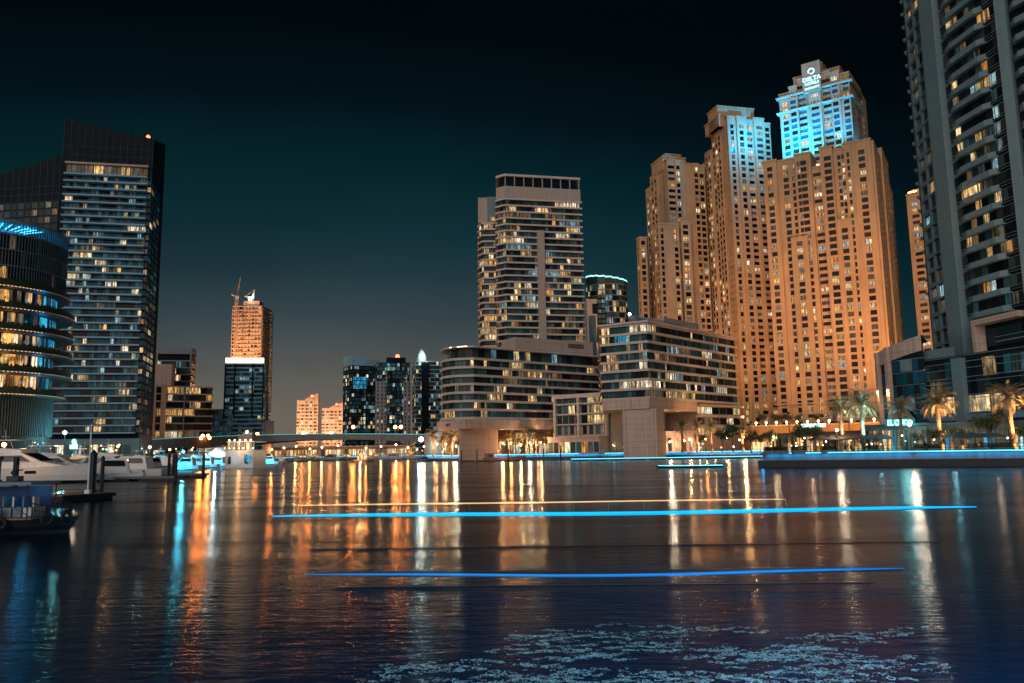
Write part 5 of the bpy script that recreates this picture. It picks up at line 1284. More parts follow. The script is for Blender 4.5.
# small lit kiosks and shops on the right promenade
def shops():
    A, B = XY(776, 445, 178), XY(862, 445, 160); U = (B-A).normalized(); N = outN(U); L = (B-A).length
    b = bldg('restaurant', [A, B], 'low warm lit restaurant front behind the trees on the right quay', 'restaurant')
    m = MB(); m.prism([A, B, B-N*6, A-N*6], 2.2, 6.0); m.build('wall', 'shop_dark', b)
    for j in range(26): pane(b, (*(A+U*L*(j+.5)/26+N*.05), 3.9), U, L/26*.75, 3.0, random.choice(['shopwarm', 'dining', 'dimwarm', 'dining', 'glass_brown', 'glass_dark']))
    r = MB(); r.prism([A+N*.8, B+N*.8, B-N*6.2, A-N*6.2], 6.01, 6.35); r.build('roof', 'awning', b)
    for f in (.2, .5, .8): q = A+U*L*f+N*2; light('POINT', 'shop_light', (q.x, q.y, 4.2), (1, .55, .25), 170, b, shadow_soft_size=.2)
    A, B = XY(866, 445, 156), XY(1100, 445, 134); U = (B-A).normalized(); N = outN(U); L = (B-A).length
    b = bldg('restaurant', [A, B], 'glass fronted restaurant row with cyan lit doors under the grey podium', 'restaurant')
    m = MB(); m.prism([A, B, B-N*4, A-N*4], 2.2, 6.9); m.build('wall', 'shop_dark', b)
    for j in range(48): pane(b, (*(A+U*L*(j+.5)/48+N*.05), 4.2), U, L/48*.8, 3.8, random.choice(['shopcool', 'glass_teal', 'dining', 'dimteal', 'dimwarm', 'glass_dark', 'glass_dark', 'dimwarm', 'cyanlit', 'warm']))
    r = MB(); r.prism([A+N*2.2, B+N*2.2, B-N*4.2, A-N*4.2], 6.91, 7.25); r.build('canopy', 'awning_blue', b)
    for f in (.08, .25, .42, .6, .8): q = A+U*L*f+N*3; light('POINT', 'shop_light', (q.x, q.y, 4.6), (.2, .8, .95) if f < .5 else (1, .7, .5), 150, b, shadow_soft_size=.2)
    # illuminated sign on the canopy edge
    S0, S1 = XY(886, 425, 151), XY(914, 423, 149.5); Us = (S1-S0).normalized(); ang = math.atan2(Us.y, Us.x)
    t = thing('shop_sign', (*((S0+S1)/2), 7.2), 'glowing cyan white lettering sign above the restaurant canopy', 'sign')
    z = Zat(S0, 888, 425.5)
    bd = MB(); bd.box((*((S0+S1)/2+outN(Us)*-.2), z-.15), Us, outN(Us), (S1-S0).length+.4, .15, 1.35); bd.tube([(*S0, 7.2), (*S0, z)], .05); bd.tube([(*S1, 7.2), (*S1, z)], .05); bd.build('sign_board', 'awning_blue', t)
    lettering('EL CHICO', 1.28, (*((S0+S1)/2+outN(Us)*.05), z+.05), ang, 'sign_cyan', t, off=.03, sx=(S1-S0).length/6.4, sz=1.05)
    light('POINT', 'sign_light', (*((S0+S1)/2+outN(Us)*1.6), z+.3), (.2, .9, .9), 1300, t, shadow_soft_size=.5)
    # terrace umbrellas
    xs = [822, 834, 846, 858, 871, 882, 972, 958, 990]
    for i, x in enumerate(sorted(xs)):
        q = XY(x, 445, 138-(x-820)*.03); u = thing('terrace_umbrella', (q.x, q.y, LZ), f'wide square terrace umbrella on the right quay, {NUM[i]} from the left', 'umbrella', 'terrace umbrellas')
        p = MB(); p.tube([(q.x, q.y, LZ), (q.x, q.y, LZ+2.9)], .05); p.build('pole', 'dark_metal', u)
        k = MB(); r = 1.7; ap = (q.x, q.y, LZ+3.1); cs = [(q.x-r, q.y-r, LZ+2.35), (q.x+r, q.y-r, LZ+2.35), (q.x+r, q.y+r, LZ+2.35), (q.x-r, q.y+r, LZ+2.35)]
        for j in range(4): k.q(cs[j], cs[(j+1) % 4], ap); k.q(cs[j], V(cs[j])-V((0, 0, .22)), V(cs[(j+1) % 4])-V((0, 0, .22)), cs[(j+1) % 4])
        k.build('canopy', 'awning' if i < 4 else 'awning_blue', u)
    # planters with clipped hedges along the quay edge
    xs = [771, 781, 799, 828, 871, 921, 934, 985, 1003]
    for i, x in enumerate(xs):
        q = XY(x, 450, 132-(x-770)*.055); w = 2.2 if x < 960 else 3.2; u = thing('planter', (q.x, q.y, LZ), f'clipped hedge in a box at the quay edge, {NUM[i]} from the left', 'planter', 'hedge boxes on the quay edge')
        k = MB(); k.cube(q.x-w/2, q.y-.4, LZ+.01, q.x+w/2, q.y+.4, LZ+.5); k.build('box', 'quay_stone', u)
        k = MB()
        for j in range(420):
            p = V((q.x+random.uniform(-w/2, w/2), q.y+random.uniform(-.4, .4), LZ+random.uniform(.5, 1.15))); a = V((random.gauss(0, 1), random.gauss(0, 1), random.gauss(0, 1))).normalized()*.11; b_ = a.cross(V((0, 0, 1)))
            k.q(p-a, p+b_, p+a, p-b_)
        k.build('hedge', 'hedge_leaf', u)
    # seated and standing guests
    random.seed(3)
    poses = [(845, 's'), (851, 's'), (864, 't'), (877, 's'), (925, 't'), (969, 's'), (975, 's'), (981, 't')]
    for i, (x, kd) in enumerate(poses):
        q = XY(x, 447, 135.5-(x-820)*.05); person(q, kd, f'{"seated" if kd == "s" else "standing"} terrace guest in dark clothes, {NUM[i]} from the left')
def person(q, kd, label):
    m = bpy.data.meshes.new('person'); h = V((q.x, q.y, LZ)); sit = kd == 's'; hip = .5 if sit else .92
    pts = [(0, 0, hip), (0, 0, hip+.28), (0, 0, hip+.52), (0, 0, hip+.60), (0, -.02, hip+.70), (0, -.02, hip+.82)]; rad = [.16, .15, .17, .06, .095, .085]
    ed = [(i, i+1) for i in range(5)]
    for s in (-1, 1):
        k = len(pts); pts += [(s*.19, 0, hip+.5), (s*.25, -.04, hip+.24), (s*.2, -.22, hip+.14)]; rad += [.06, .045, .035]; ed += [(2, k), (k, k+1), (k+1, k+2)]
        k = len(pts)
        if sit: pts += [(s*.1, -.08, hip), (s*.13, -.45, hip-.02), (s*.13, -.45, .06), (s*.13, -.6, .04)]
        else: pts += [(s*.1, 0, hip-.05), (s*.11, -.03, hip-.45), (s*.12, .02, .07), (s*.12, -.12, .04)]
        rad += [.1, .07, .05, .04]; ed += [(0, k), (k, k+1), (k+1, k+2), (k+2, k+3)]
    m.from_pydata(pts, ed, []); o = bpy.data.objects.new('person', m); COL.objects.link(o); o.location = h; o.rotation_euler = (0, 0, random.uniform(-1, 1))
    md = o.modifiers.new('s', 'SKIN'); 
    for v, r in zip(m.skin_vertices[0].data, rad): v.radius = (r, r)
    m.skin_vertices[0].data[0].use_root = True
    o.modifiers.new('d', 'SUBSURF').levels = 1; m.materials.append(MATS['cloth_dark']); tag(o, label, 'person', 'guests on the right quay terrace')
shops()
def lantern(x, d, z, h, m, label, grp):
    q = XY(x, 447, d); t = thing('lantern', (q.x, q.y, z), label, 'lantern', grp); p = MB(); p.tube([(q.x, q.y, z), (q.x, q.y, z+h)], .035, 5); p.build('post', 'dark_metal', t)
    p = MB(); p.ball((q.x, q.y, z+h+.12), .13 if d < 200 else .26, 8); p.build('globe', m, t)
random.seed(31)
xs = sorted(random.uniform(768, 1020) for _ in range(30))
for i, x in enumerate(xs): lantern(x, random.uniform(136, 150), LZ, random.uniform(.8, 2.6), random.choice(['lamp_warm', 'lamp_warm', 'lamp_soft', 'lamp_soft', 'led_cyan', 'lamp_white']), f'small lantern among the right quay terraces, number {i+1} counted from the left', 'lanterns on the right quay terraces')
xs = sorted(random.uniform(430, 760) for _ in range(40))
for i, x in enumerate(xs): lantern(x, 337 if x < 610 else 300+random.uniform(-3, 3), LZ, random.uniform(1.5, 4.5), random.choice(['lamp_warm', 'lamp_soft', 'lamp_soft', 'led_cyan', 'lamp_white']), f'small lantern along the central promenade, number {i+1} counted from the left', 'lanterns on the central promenade')
xs = sorted(random.uniform(2, 262) for _ in range(34))
for i, x in enumerate(xs): lantern(x, 150+max(0, x-70)*1.1+random.uniform(10, 40), 2.0, random.uniform(1.5, 5), random.choice(['lamp_warm', 'lamp_soft', 'lamp_soft', 'led_cyan', 'lamp_white']), f'small lantern on the quay behind the moored boats, number {i+1} counted from the left', 'lanterns behind the left marina')
# ================================================================== boats
def hull(mb, L, W, H, sheer=.5, bow=.35, n=16, m=0, stripe=None, dz=-.35):
    """hull from stern (x=-L/2) to bow (x=L/2)"""
    rows = []
    for i in range(n+1):
        f = i/n; x = -L/2+L*f; w = W/2*(1 if f < .45 else max(.02, 1-((f-.45)/.55)**2.3)); h = H*(1+sheer*max(0, f-.3)**1.6)
        sec = [(0, dz), (w*.55, dz*.6), (w*.86, H*.18), (w*.95, H*.55), (w, h)]
        ox = [0, 0, bow*.25*f*f*L*.12, bow*.6*f*f*L*.12, bow*f*f*L*.12]
        rows.append([(x+ox[k], s[0], s[1]) for k, s in enumerate(sec)])
    for i in range(n):
        for k in range(4):
            a, b_, c, d = rows[i][k], rows[i+1][k], rows[i+1][k+1], rows[i][k+1]; mm = (stripe if (stripe is not None and k == 1) else m)
            mb.q(a, b_, c, d, m=mm); mb.q(*[(p[0], -p[1], p[2]) for p in (d, c, b_, a)], m=mm)
        a, b_ = rows[i][4], rows[i+1][4]; mb.q((a[0], a[1], a[2]-.12), (b_[0], b_[1], b_[2]-.12), (b_[0], -b_[1], b_[2]-.12), (a[0], -a[1], a[2]-.12), m=m)
    s = rows[0]; mb.q(*[p for p in s], *[(p[0], -p[1], p[2]) for p in reversed(s)], m=m)
    return rows
def house(mb, secs, m=0):
    """deckhouse through cross sections (x, half width, z bottom, z top, tumblehome)"""
    for (x0, w0, b0, t0, h0), (x1, w1, b1, t1, h1) in zip(secs, secs[1:]):
        A = [(x0, w0, b0), (x0, w0-h0, t0), (x0, -w0+h0, t0), (x0, -w0, b0)]; B = [(x1, w1, b1), (x1, w1-h1, t1), (x1, -w1+h1, t1), (x1, -w1, b1)]
        for k in range(3): mb.q(A[k], B[k], B[k+1], A[k+1], m=m)
    for s, r in ((secs[0], 1), (secs[-1], 0)):
        x, w, b, t, h = s; q = [(x, w, b), (x, w-h, t), (x, -w+h, t), (x, -w, b)]; mb.q(*(q if r else q[::-1]), m=m)
def xf(mb, loc, rz, s=1):
    c, n = math.cos(rz), math.sin(rz); mb.v = [((x*c-y*n)*s+loc[0], (x*n+y*c)*s+loc[1], z*s+loc[2]) for x, y, z in mb.v]; return mb
def yacht(loc, rz, L, label, s=1, glow_in=None, fly=True, group='moored motor yachts', blue=False):
    t = thing('motor_yacht', (*loc, 0), label, 'yacht', group); P_ = lambda mb: xf(mb, (*loc, 0), rz, s)
    W = L*.26; H = L*.085+.35
    m = MB(); hull(m, L, W, H, stripe=1, bow=1.0); P_(m).build('hull', ['gelcoat', 'boot_stripe'], t, smooth=False)
    d = MB(); house(d, [(-L*.30, W*.38, H*.9, H+.25, .1), (-L*.26, W*.40, H*.9, H+1.95, .25), (L*.06, W*.38, H*.95, H+2.0, .3), (L*.20, W*.32, H, H+.85, .35), (L*.34, W*.18, H+.05, H+.35, .15)]); P_(d).build('cabin', 'gelcoat', t)
    g = MB(); 
    for y in (1, -1):
        q = [(-L*.24, y*(W*.405), H+.95), (L*.055, y*(W*.385), H+1.0), (L*.13, y*(W*.36), H+.95), (L*.06, y*(W*.345), H+1.72), (-L*.22, y*(W*.372), H+1.7)]
        g.q(*(q if y < 0 else q[::-1]))
    g.q((L*.07, W*.28, H+2.02), (L*.07, -W*.28, H+2.02), (L*.192, -W*.25, H+1.0), (L*.192, W*.25, H+1.0)); 
    for y in (1, -1):
        q = [(L*.02, y*(W*.478), H*.62), (L*.2, y*(W*.44), H*.66), (L*.2, y*(W*.452), H*.86), (L*.02, y*(W*.488), H*.82)]; g.q(*(q if y < 0 else q[::-1]))
    P_(g).build('cabin_window', glow_in or 'boat_window', t)
    if fly:
        f = MB(); house(f, [(-L*.3, W*.36, H+1.98, H+2.3, 0), (-L*.1, W*.36, H+1.98, H+2.7, .05), (L*.04, W*.28, H+1.98, H+2.45, .15)])
        f.box((-L*.12, 0, H+3.7), (1, 0), (0, 1), L*.26, W*.62, .12); 
        for y in (1, -1): f.tube([(-L*.22, y*W*.28, H+2.2), (-L*.18, y*W*.28, H+3.7)], .06, 5); f.tube([(-L*.02, y*W*.26, H+2.5), (-L*.05, y*W*.26, H+3.7)], .05, 5)
        P_(f).build('flybridge', 'gelcoat', t)
        a = MB(); a.tube([(-L*.14, 0, H+3.8), (-L*.15, 0, H+5.2)], [.06, .03], 5); a.box((-L*.14, 0, H+4.2), (1, 0), (0, 1), .15, 1.3, .12); P_(a).build('radar_mast', 'gelcoat', t)
    r = MB(); n = 10; pr = None
    for y in (1, -1):
        pr = None
        for k in range(n+1):
            f = .52+.46*k/n; x = -L/2+L*f*1.04; w = W/2*(max(.03, 1-((f-.45)/.55)**2.3))-.08; z = H*(1+.5*max(0, f-.3)**1.6)
            r.tube([(x, y*w, z-.05), (x, y*w, z+.7)], .018, 4)
            if pr: r.tube([pr, (x, y*w, z+.7)], .022, 4)
            pr = (x, y*w, z+.7)
    P_(r).build('bow_rail', 'steel', t)
    if L > 12:
        for k in range(3):
            for y in (1, -1):
                f_ = MB(); x = -L*.28+k*L*.17; f_.tube([(x, y*(W/2+.1), H*.35), (x, y*(W/2+.12), H*.8)], [.13, .13], 8); f_.tube([(x, y*(W/2+.08), H*.8), (x, y*(W/2-.02), H+.02)], .015, 4); P_(f_).build('fender', 'boot_stripe', t)
        a = MB(); a.tube([(-L*.2, W*.2, H+2), (-L*.23, W*.22, H+4.6)], [.02, .008], 4); a.tube([(-L*.2, -W*.2, H+2), (-L*.23, -W*.22, H+4.2)], [.02, .008], 4); P_(a).build('antenna', 'steel', t)
    if blue: c = V((loc[0], loc[1])); light('POINT', 'deck_light', (c.x-1, c.y-3.5, 1.3), (0, .55, .9), blue, t, shadow_soft_size=.2)
    return t
def at(x, y): g_ = Gd(x, y, 0); return (g_.x, g_.y)
random.seed(8)
a = XY(40, 480, 108); yacht((a.x-2.5, a.y), R(-8), 19, 'large white motor yacht with amber lit saloon, bow pointing right, at the left edge', glow_in='boat_window')
light('POINT', 'saloon_light', (XY(26, 460, 104).x, 102.5, 4.4), (1, .45, .12), 200, None, shadow_soft_size=.2)
a = XY(128, 470, 128); yacht((a.x, a.y), R(176), 12.5, 'sleek white motor yacht moored stern to the post at the dock, second from the left', fly=False)
a = XY(108, 478, 112); yacht((a.x, a.y), R(200), 9, 'smaller white motor boat lying before the second yacht, bow at the dark pile', fly=False)
a = XY(56, 455, 136); yacht((a.x, a.y), R(10), 15, 'white motor yacht behind the largest one, cabin lit warm', glow_in='dimwarm')
a = XY(96, 455, 145); yacht((a.x, a.y), R(185), 14, 'white flybridge yacht half hidden behind the dock mast', glow_in='dimteal')
k_ = 0
bl = [(120, 172, 12, 0), (146, 180, 12, 0), (168, 195, 11, 0), (178, 230, 10, 900), (192, 220, 9, 1200), (205, 245, 9, 700), (216, 262, 10, 900), (268, 320, 10, 900), (282, 335, 9, 0), (22, 150, 13, 0), (76, 160, 12, 0), (134, 200, 11, 0), (156, 212, 10, 300), (185, 205, 9, 900), (198, 262, 9, 900), (228, 300, 10, 0), (90, 185, 11, 0), (64, 170, 11, 300), (108, 200, 10, 0)]
for i, (x, d, L, bl_) in enumerate(sorted(bl)):
    a = XY(x, 460, d); yacht((a.x, a.y), R(random.choice([200, 250, 285, 170, 95])), L, f'small white motor boat in the crowded marina behind the yachts, {NUM[i]} from the left', fly=i % 2 == 0, group='small boats in the left marina', glow_in='dimwarm' if i % 3 == 0 else None, blue=bl_*2.5)
# boats moored under the bridge
for i, x in enumerate((300, 314, 329, 346, 374, 392, 409)):
    a = XY(x, 460, 470+(i*37) % 60); yacht((a.x, a.y), R(random.choice([170, 200, 10, 260])), 14, f'boat moored on the far side below the bridge, {NUM[i]} from the left', group='boats moored below the bridge', glow_in=('shopwarm', 'dining', None)[i % 3])
# white floating lounge with lit upper deck
def lounge():
    c = XY(246, 465, 232); t = thing('tour_boat', (c.x, c.y, 0), 'white two deck tour boat with glowing upper deck moored before the bridge', 'boat')
    m = MB(); m.box((c.x, c.y, -.3), (1, 0), (0, 1), 8.2, 13, 1.1); m.build('hull', 'gelcoat', t)
    m = MB(); m.prism([(c.x-3.9, c.y-6), (c.x-.6, c.y-6.5), (c.x+.6, c.y-6.5), (c.x+3.9, c.y-6), (c.x+3.9, c.y+6), (c.x-3.9, c.y+6)], .8, 4.6); m.build('lower_deck', 'gelcoat', t)
    for x in (-2.6, 2.2): w = MB(); w.box((c.x+x, c.y-6.33, 1.2), (1, 0), (0, 1), .7, .2, 2.0); w.build('door', 'boat_window', t)
    w = MB(); w.box((c.x+2.3, c.y-6.36, 1.6), (1, 0), (0, 1), 1.6, .18, 2.1) ; w.build('blue_window', 'cyanlit', t)
    m = MB(); m.box((c.x, c.y, 4.61), (1, 0), (0, 1), 8.4, 12.8, .3); m.box((c.x, c.y, 7.2), (1, 0), (0, 1), 7.6, 11, .3); m.build('deck_slab', 'gelcoat', t)
    for k in range(6): w = MB(); w.box((c.x-3.2+k*1.28, c.y-4.8, 4.92), (1, 0), (0, 1), .95, .2, 2.2); w.build('window', 'shopwarm', t)
    for k in range(5): l = MB(); l.ball((c.x-3+k*1.5, c.y-5.7, 7.75), .2, 6); l.build('lamp', 'lamp_warm', t)
    for k in range(7): l = MB(); l.ball((c.x-3.9+k*1.3, c.y-6.5, 5.5), .13, 6); l.build('lamp', 'lamp_warm', t)
    m = MB(); m.box((c.x, c.y+1, 7.51), (1, 0), (0, 1), 4, 5, 2.0); m.build('wheelhouse', 'beige_wall', t); l = MB(); l.ball((c.x, c.y, 10.2), .4, 8); l.build('lamp', 'lamp_orange', t)
    light('POINT', 'deck_light', (c.x+1, c.y-9, 5.5), (1, .45, .15), 420, t, shadow_soft_size=.5); light('POINT', 'deck_light', (c.x-3, c.y-10, 6), (1, .8, .6), 120, t, shadow_soft_size=.4)
lounge()
# bright dome kiosk at the bridge foot, floodlit ring boat, wooden dhow
c = XY(222, 450, 420); t = thing('dome_pavilion', (c.x, c.y, 2), 'white floodlit dome standing under the bridge', 'pavilion'); m = MB(); m.lathe((c.x, c.y, 0), [(9.5, 2), (9.5, 3.2), (8, 6.0), (5, 8.2), (.1, 9.4)], 24); m.build('dome', 'gelcoat', t); light('POINT', 'dome_light', (c.x, c.y-12, 5), (.75, 1, .95), 6500, t, shadow_soft_size=.5)
c = XY(362, 462, 385); t = thing('ring_boat', (c.x, c.y, 0), 'small round topped excursion boat with warm lights below the bridge', 'boat'); m = MB(); hull(m, 9, 4, 1.0); xf(m, (c.x, c.y, 0), .3).build('hull', 'teak', t); m = MB(); m.lathe((c.x, c.y, 1), [(2.3, 0), (2.4, 1.2), (1.9, 2.5), (1, 3.2), (.05, 3.5)], 14); m.build('canopy', 'shopwarm', t)
light('POINT', 'boat_light', (c.x, c.y-4.5, 2.5), (1, .6, .25), 2600, t, shadow_soft_size=.4)
def dhow():
    c = XY(501, 461, 312); t = thing('wooden_dhow', (c.x, c.y, 0), 'long wooden dhow with raised stern moored beside the great pier', 'boat')
    m = MB(); hull(m, 14, 3.8, 1.25, sheer=1.0, bow=1.8); xf(m, (c.x, c.y, 0), 0).build('hull', 'teak', t)
    m = MB(); m.box((c.x-4.4, c.y, 1.1), (1, 0), (0, 1), 3.6, 3.2, 1.7); m.build('cabin', 'teak', t); m = MB(); m.box((c.x-4.4, c.y, 2.81), (1, 0), (0, 1), 4.4, 3.7, .16); m.build('roof', 'awning', t)
    m = MB(); m.box((c.x-4.0, c.y-1.65, 1.6), (1, 0), (0, 1), 1.6, .1, .8); m.build('cabin_window', 'dimteal', t)
    m = MB(); m.tube([(c.x+6.6, c.y, 1.9), (c.x+8.6, c.y, 3.1)], [.16, .08], 6); m.build('stem_post', 'teak', t)
    m = MB()
    for k in range(9): m.tube([(c.x-2+k, c.y-1.8, 1.2), (c.x-2+k, c.y-1.8, 2.0)], .04, 4)
    m.tube([(c.x-2, c.y-1.8, 2.0), (c.x+6, c.y-1.8, 2.0)], .05, 4); m.build('railing', 'teak', t)
    light('POINT', 'dhow_light', (c.x+1, c.y-4, 2.4), (1, .4, .15), 500, t, shadow_soft_size=.15)
dhow()
def pontoon(x0, x1, y, d, label, posts, w=1.8, deckm='quay_stone', ph=2.2, led=False, name='floating_pontoon'):
    A, B = XY(x0, y, d), XY(x1, y, d*1.0); c = (A+B)/2; t = thing(name, (c.x, c.y, 0), label, 'pontoon'); L = (B-A).length
    m = MB(); m.box((c.x, c.y, .3), (1, 0), (0, 1), L, w, .3); m.build('deck', deckm, t)
    m = MB(); n = max(2, int(L/6))
    for k in range(n): m.box((A.x+L*(k+.5)/n, c.y, -.2), (1, 0), (0, 1), L/n*.8, w*.8, .49)
    m.build('float', 'wet_stone', t)
    for f in posts: m = MB(); p = A.lerp(B, f); m.tube([(p.x, p.y-w*.6, -.5), (p.x, p.y-w*.6, ph)], .22, 8); m.lathe((p.x, p.y-w*.6, ph), [(.24, 0), (.2, .1), (.02, .5)], 8); m.build('mooring_post', 'boot_stripe', t)
    if led: m = MB(); m.box((c.x, c.y-w*.52, .62), (1, 0), (0, 1), L, .07, .16); m.build('light_strip', 'led_cyan', t)
    return t
pontoon(459, 600, 460, 305, 'dark floating jetty with mooring posts along the central quay', (.02, .13, .35, .6, .72), w=2.2, ph=4.2)
pontoon(571, 762, 457, 268, 'thin cyan boat light trail before the square pier, built as a low jetty', (), w=1.6, led=True)  # boat light trail, modelled as an added jetty with a glowing edge
pontoon(171, 207, 471, 128, 'dark jetty with three posts beside the second yacht', (.03, .16, .98), w=2, ph=3.4)
pontoon(92, 180, 478, 112, 'narrow dark finger jetty under the moored yachts', (.98,), w=1.5, ph=3.2)
# small boat added before the square pier to carry a cyan light trail
c = XY(690, 465, 140); t = thing('light_boat', (c.x, c.y, 0), 'small low boat with a cyan strip for its light trail near the square pier', 'boat')
m = MB(); hull(m, 11, 1.9, .38, sheer=.3); xf(m, (c.x, c.y, 0), math.pi).build('hull', 'boot_stripe', t); m = MB(); m.tube([(c.x-5.6, c.y-.5, .45), (c.x-3, c.y-1, .4), (c.x+5.4, c.y-1, .38)], .055, 6); m.build('light_strip', 'led_cyan', t)
# long exposure light trail, built as an added raft with a glowing edge
def light_trail(x0, y0, x1, y1, d, label, led, rad, rail=None, upper_led='trail_warm', name='light_trail_raft'):
    A, B = P(x0, y0, d*1.015), P(x1, y1, d*.985); zt = (A.z+B.z)/2; A, B = V((A.x, A.y)), V((B.x, B.y)); U = (B-A).normalized(); N = outN(U); L = (B-A).length; c = (A+B)/2
    t = thing(name, (c.x, c.y, 0), label, 'boat', 'boat light trails built as rafts')
    fs = [i/24 for i in range(25)]; bow = lambda f: (2*f-1)**2
    m = MB()
    for f0, f1 in zip(fs, fs[1:]):
        a, e = A+U*L*f0-N*.45*bow(f0), A+U*L*f1-N*.45*bow(f1); w0, w1 = .5*(1-bow(f0)**3)+.02, .5*(1-bow(f1)**3)+.02
        for z in (zt-.04, zt+.02): m.q((*a, z), (*e, z), (*(e-N*w1), z), (*(a-N*w0), z))
        m.q((*a, zt-.04), (*e, zt-.04), (*e, zt+.02), (*a, zt+.02)); m.q((*(a-N*w0), zt-.04), (*(e-N*w1), zt-.04), (*(e-N*w1), zt+.02), (*(a-N*w0), zt+.02))
    m.build('deck', 'boot_stripe', t)
    s_ = MB(); s_.tube([(*(A+U*L*f-N*(.45*bow(f)-.02)), zt+.02*math.sin(f*9)) for f in fs], [rad*max(.12, (1-bow(f)**2))**.6 for f in fs], 6); s_.build('light_strip', led, t)
    if rail:
        f0, f1 = (XY(rail[0], 510, d).x-A.x)/(B.x-A.x), (XY(rail[1], 510, d).x-A.x)/(B.x-A.x); z = P(rail[0], rail[2], d).z
        q0, q1 = A+U*L*f0-N*.6, A+U*L*f1-N*.5; s_ = MB(); s_.tube([(*q0.lerp(q1, k/10), z+.006*math.sin(k)) for k in range(11)], [.006, .014, .018, .02, .02, .02, .02, .018, .016, .012, .005], 5); s_.build('trail_light', upper_led, t)
        r_ = MB()
        for k in range(15): q = q0.lerp(q1, k/14); r_.tube([(*q, zt+.02), (*q, z)], .007, 4)
        r_.build('trail_post', 'steel', t)
    f_ = MB(); q = c-N*.35; f_.tube([(*(q-U*L*.45), .0), (*(q-U*L*.44), .005), (*(q+U*L*.44), .005), (*(q+U*L*.45), .0)], [.004, .012, .012, .004], 8); f_.build('float', 'boot_stripe', t)
    for k in range(5):
        q = A+U*L*(.06+.88*k/4)-N*.35; m = MB(); m.tube([(*q, .0), (*q, zt-.04)], .006, 5); m.build('strut', 'boot_stripe', t)
light_trail(268, 514, 984, 511.5, 26, 'very long bright blue boat light trail with thin orange one, built as a raft', 'trail_blue', .065, rail=(289, 789, 507.5))
light_trail(300, 576.5, 912, 572.5, 18.4, 'nearer, fainter deep blue boat light trail, built as a low raft', 'trail_deep', .032)
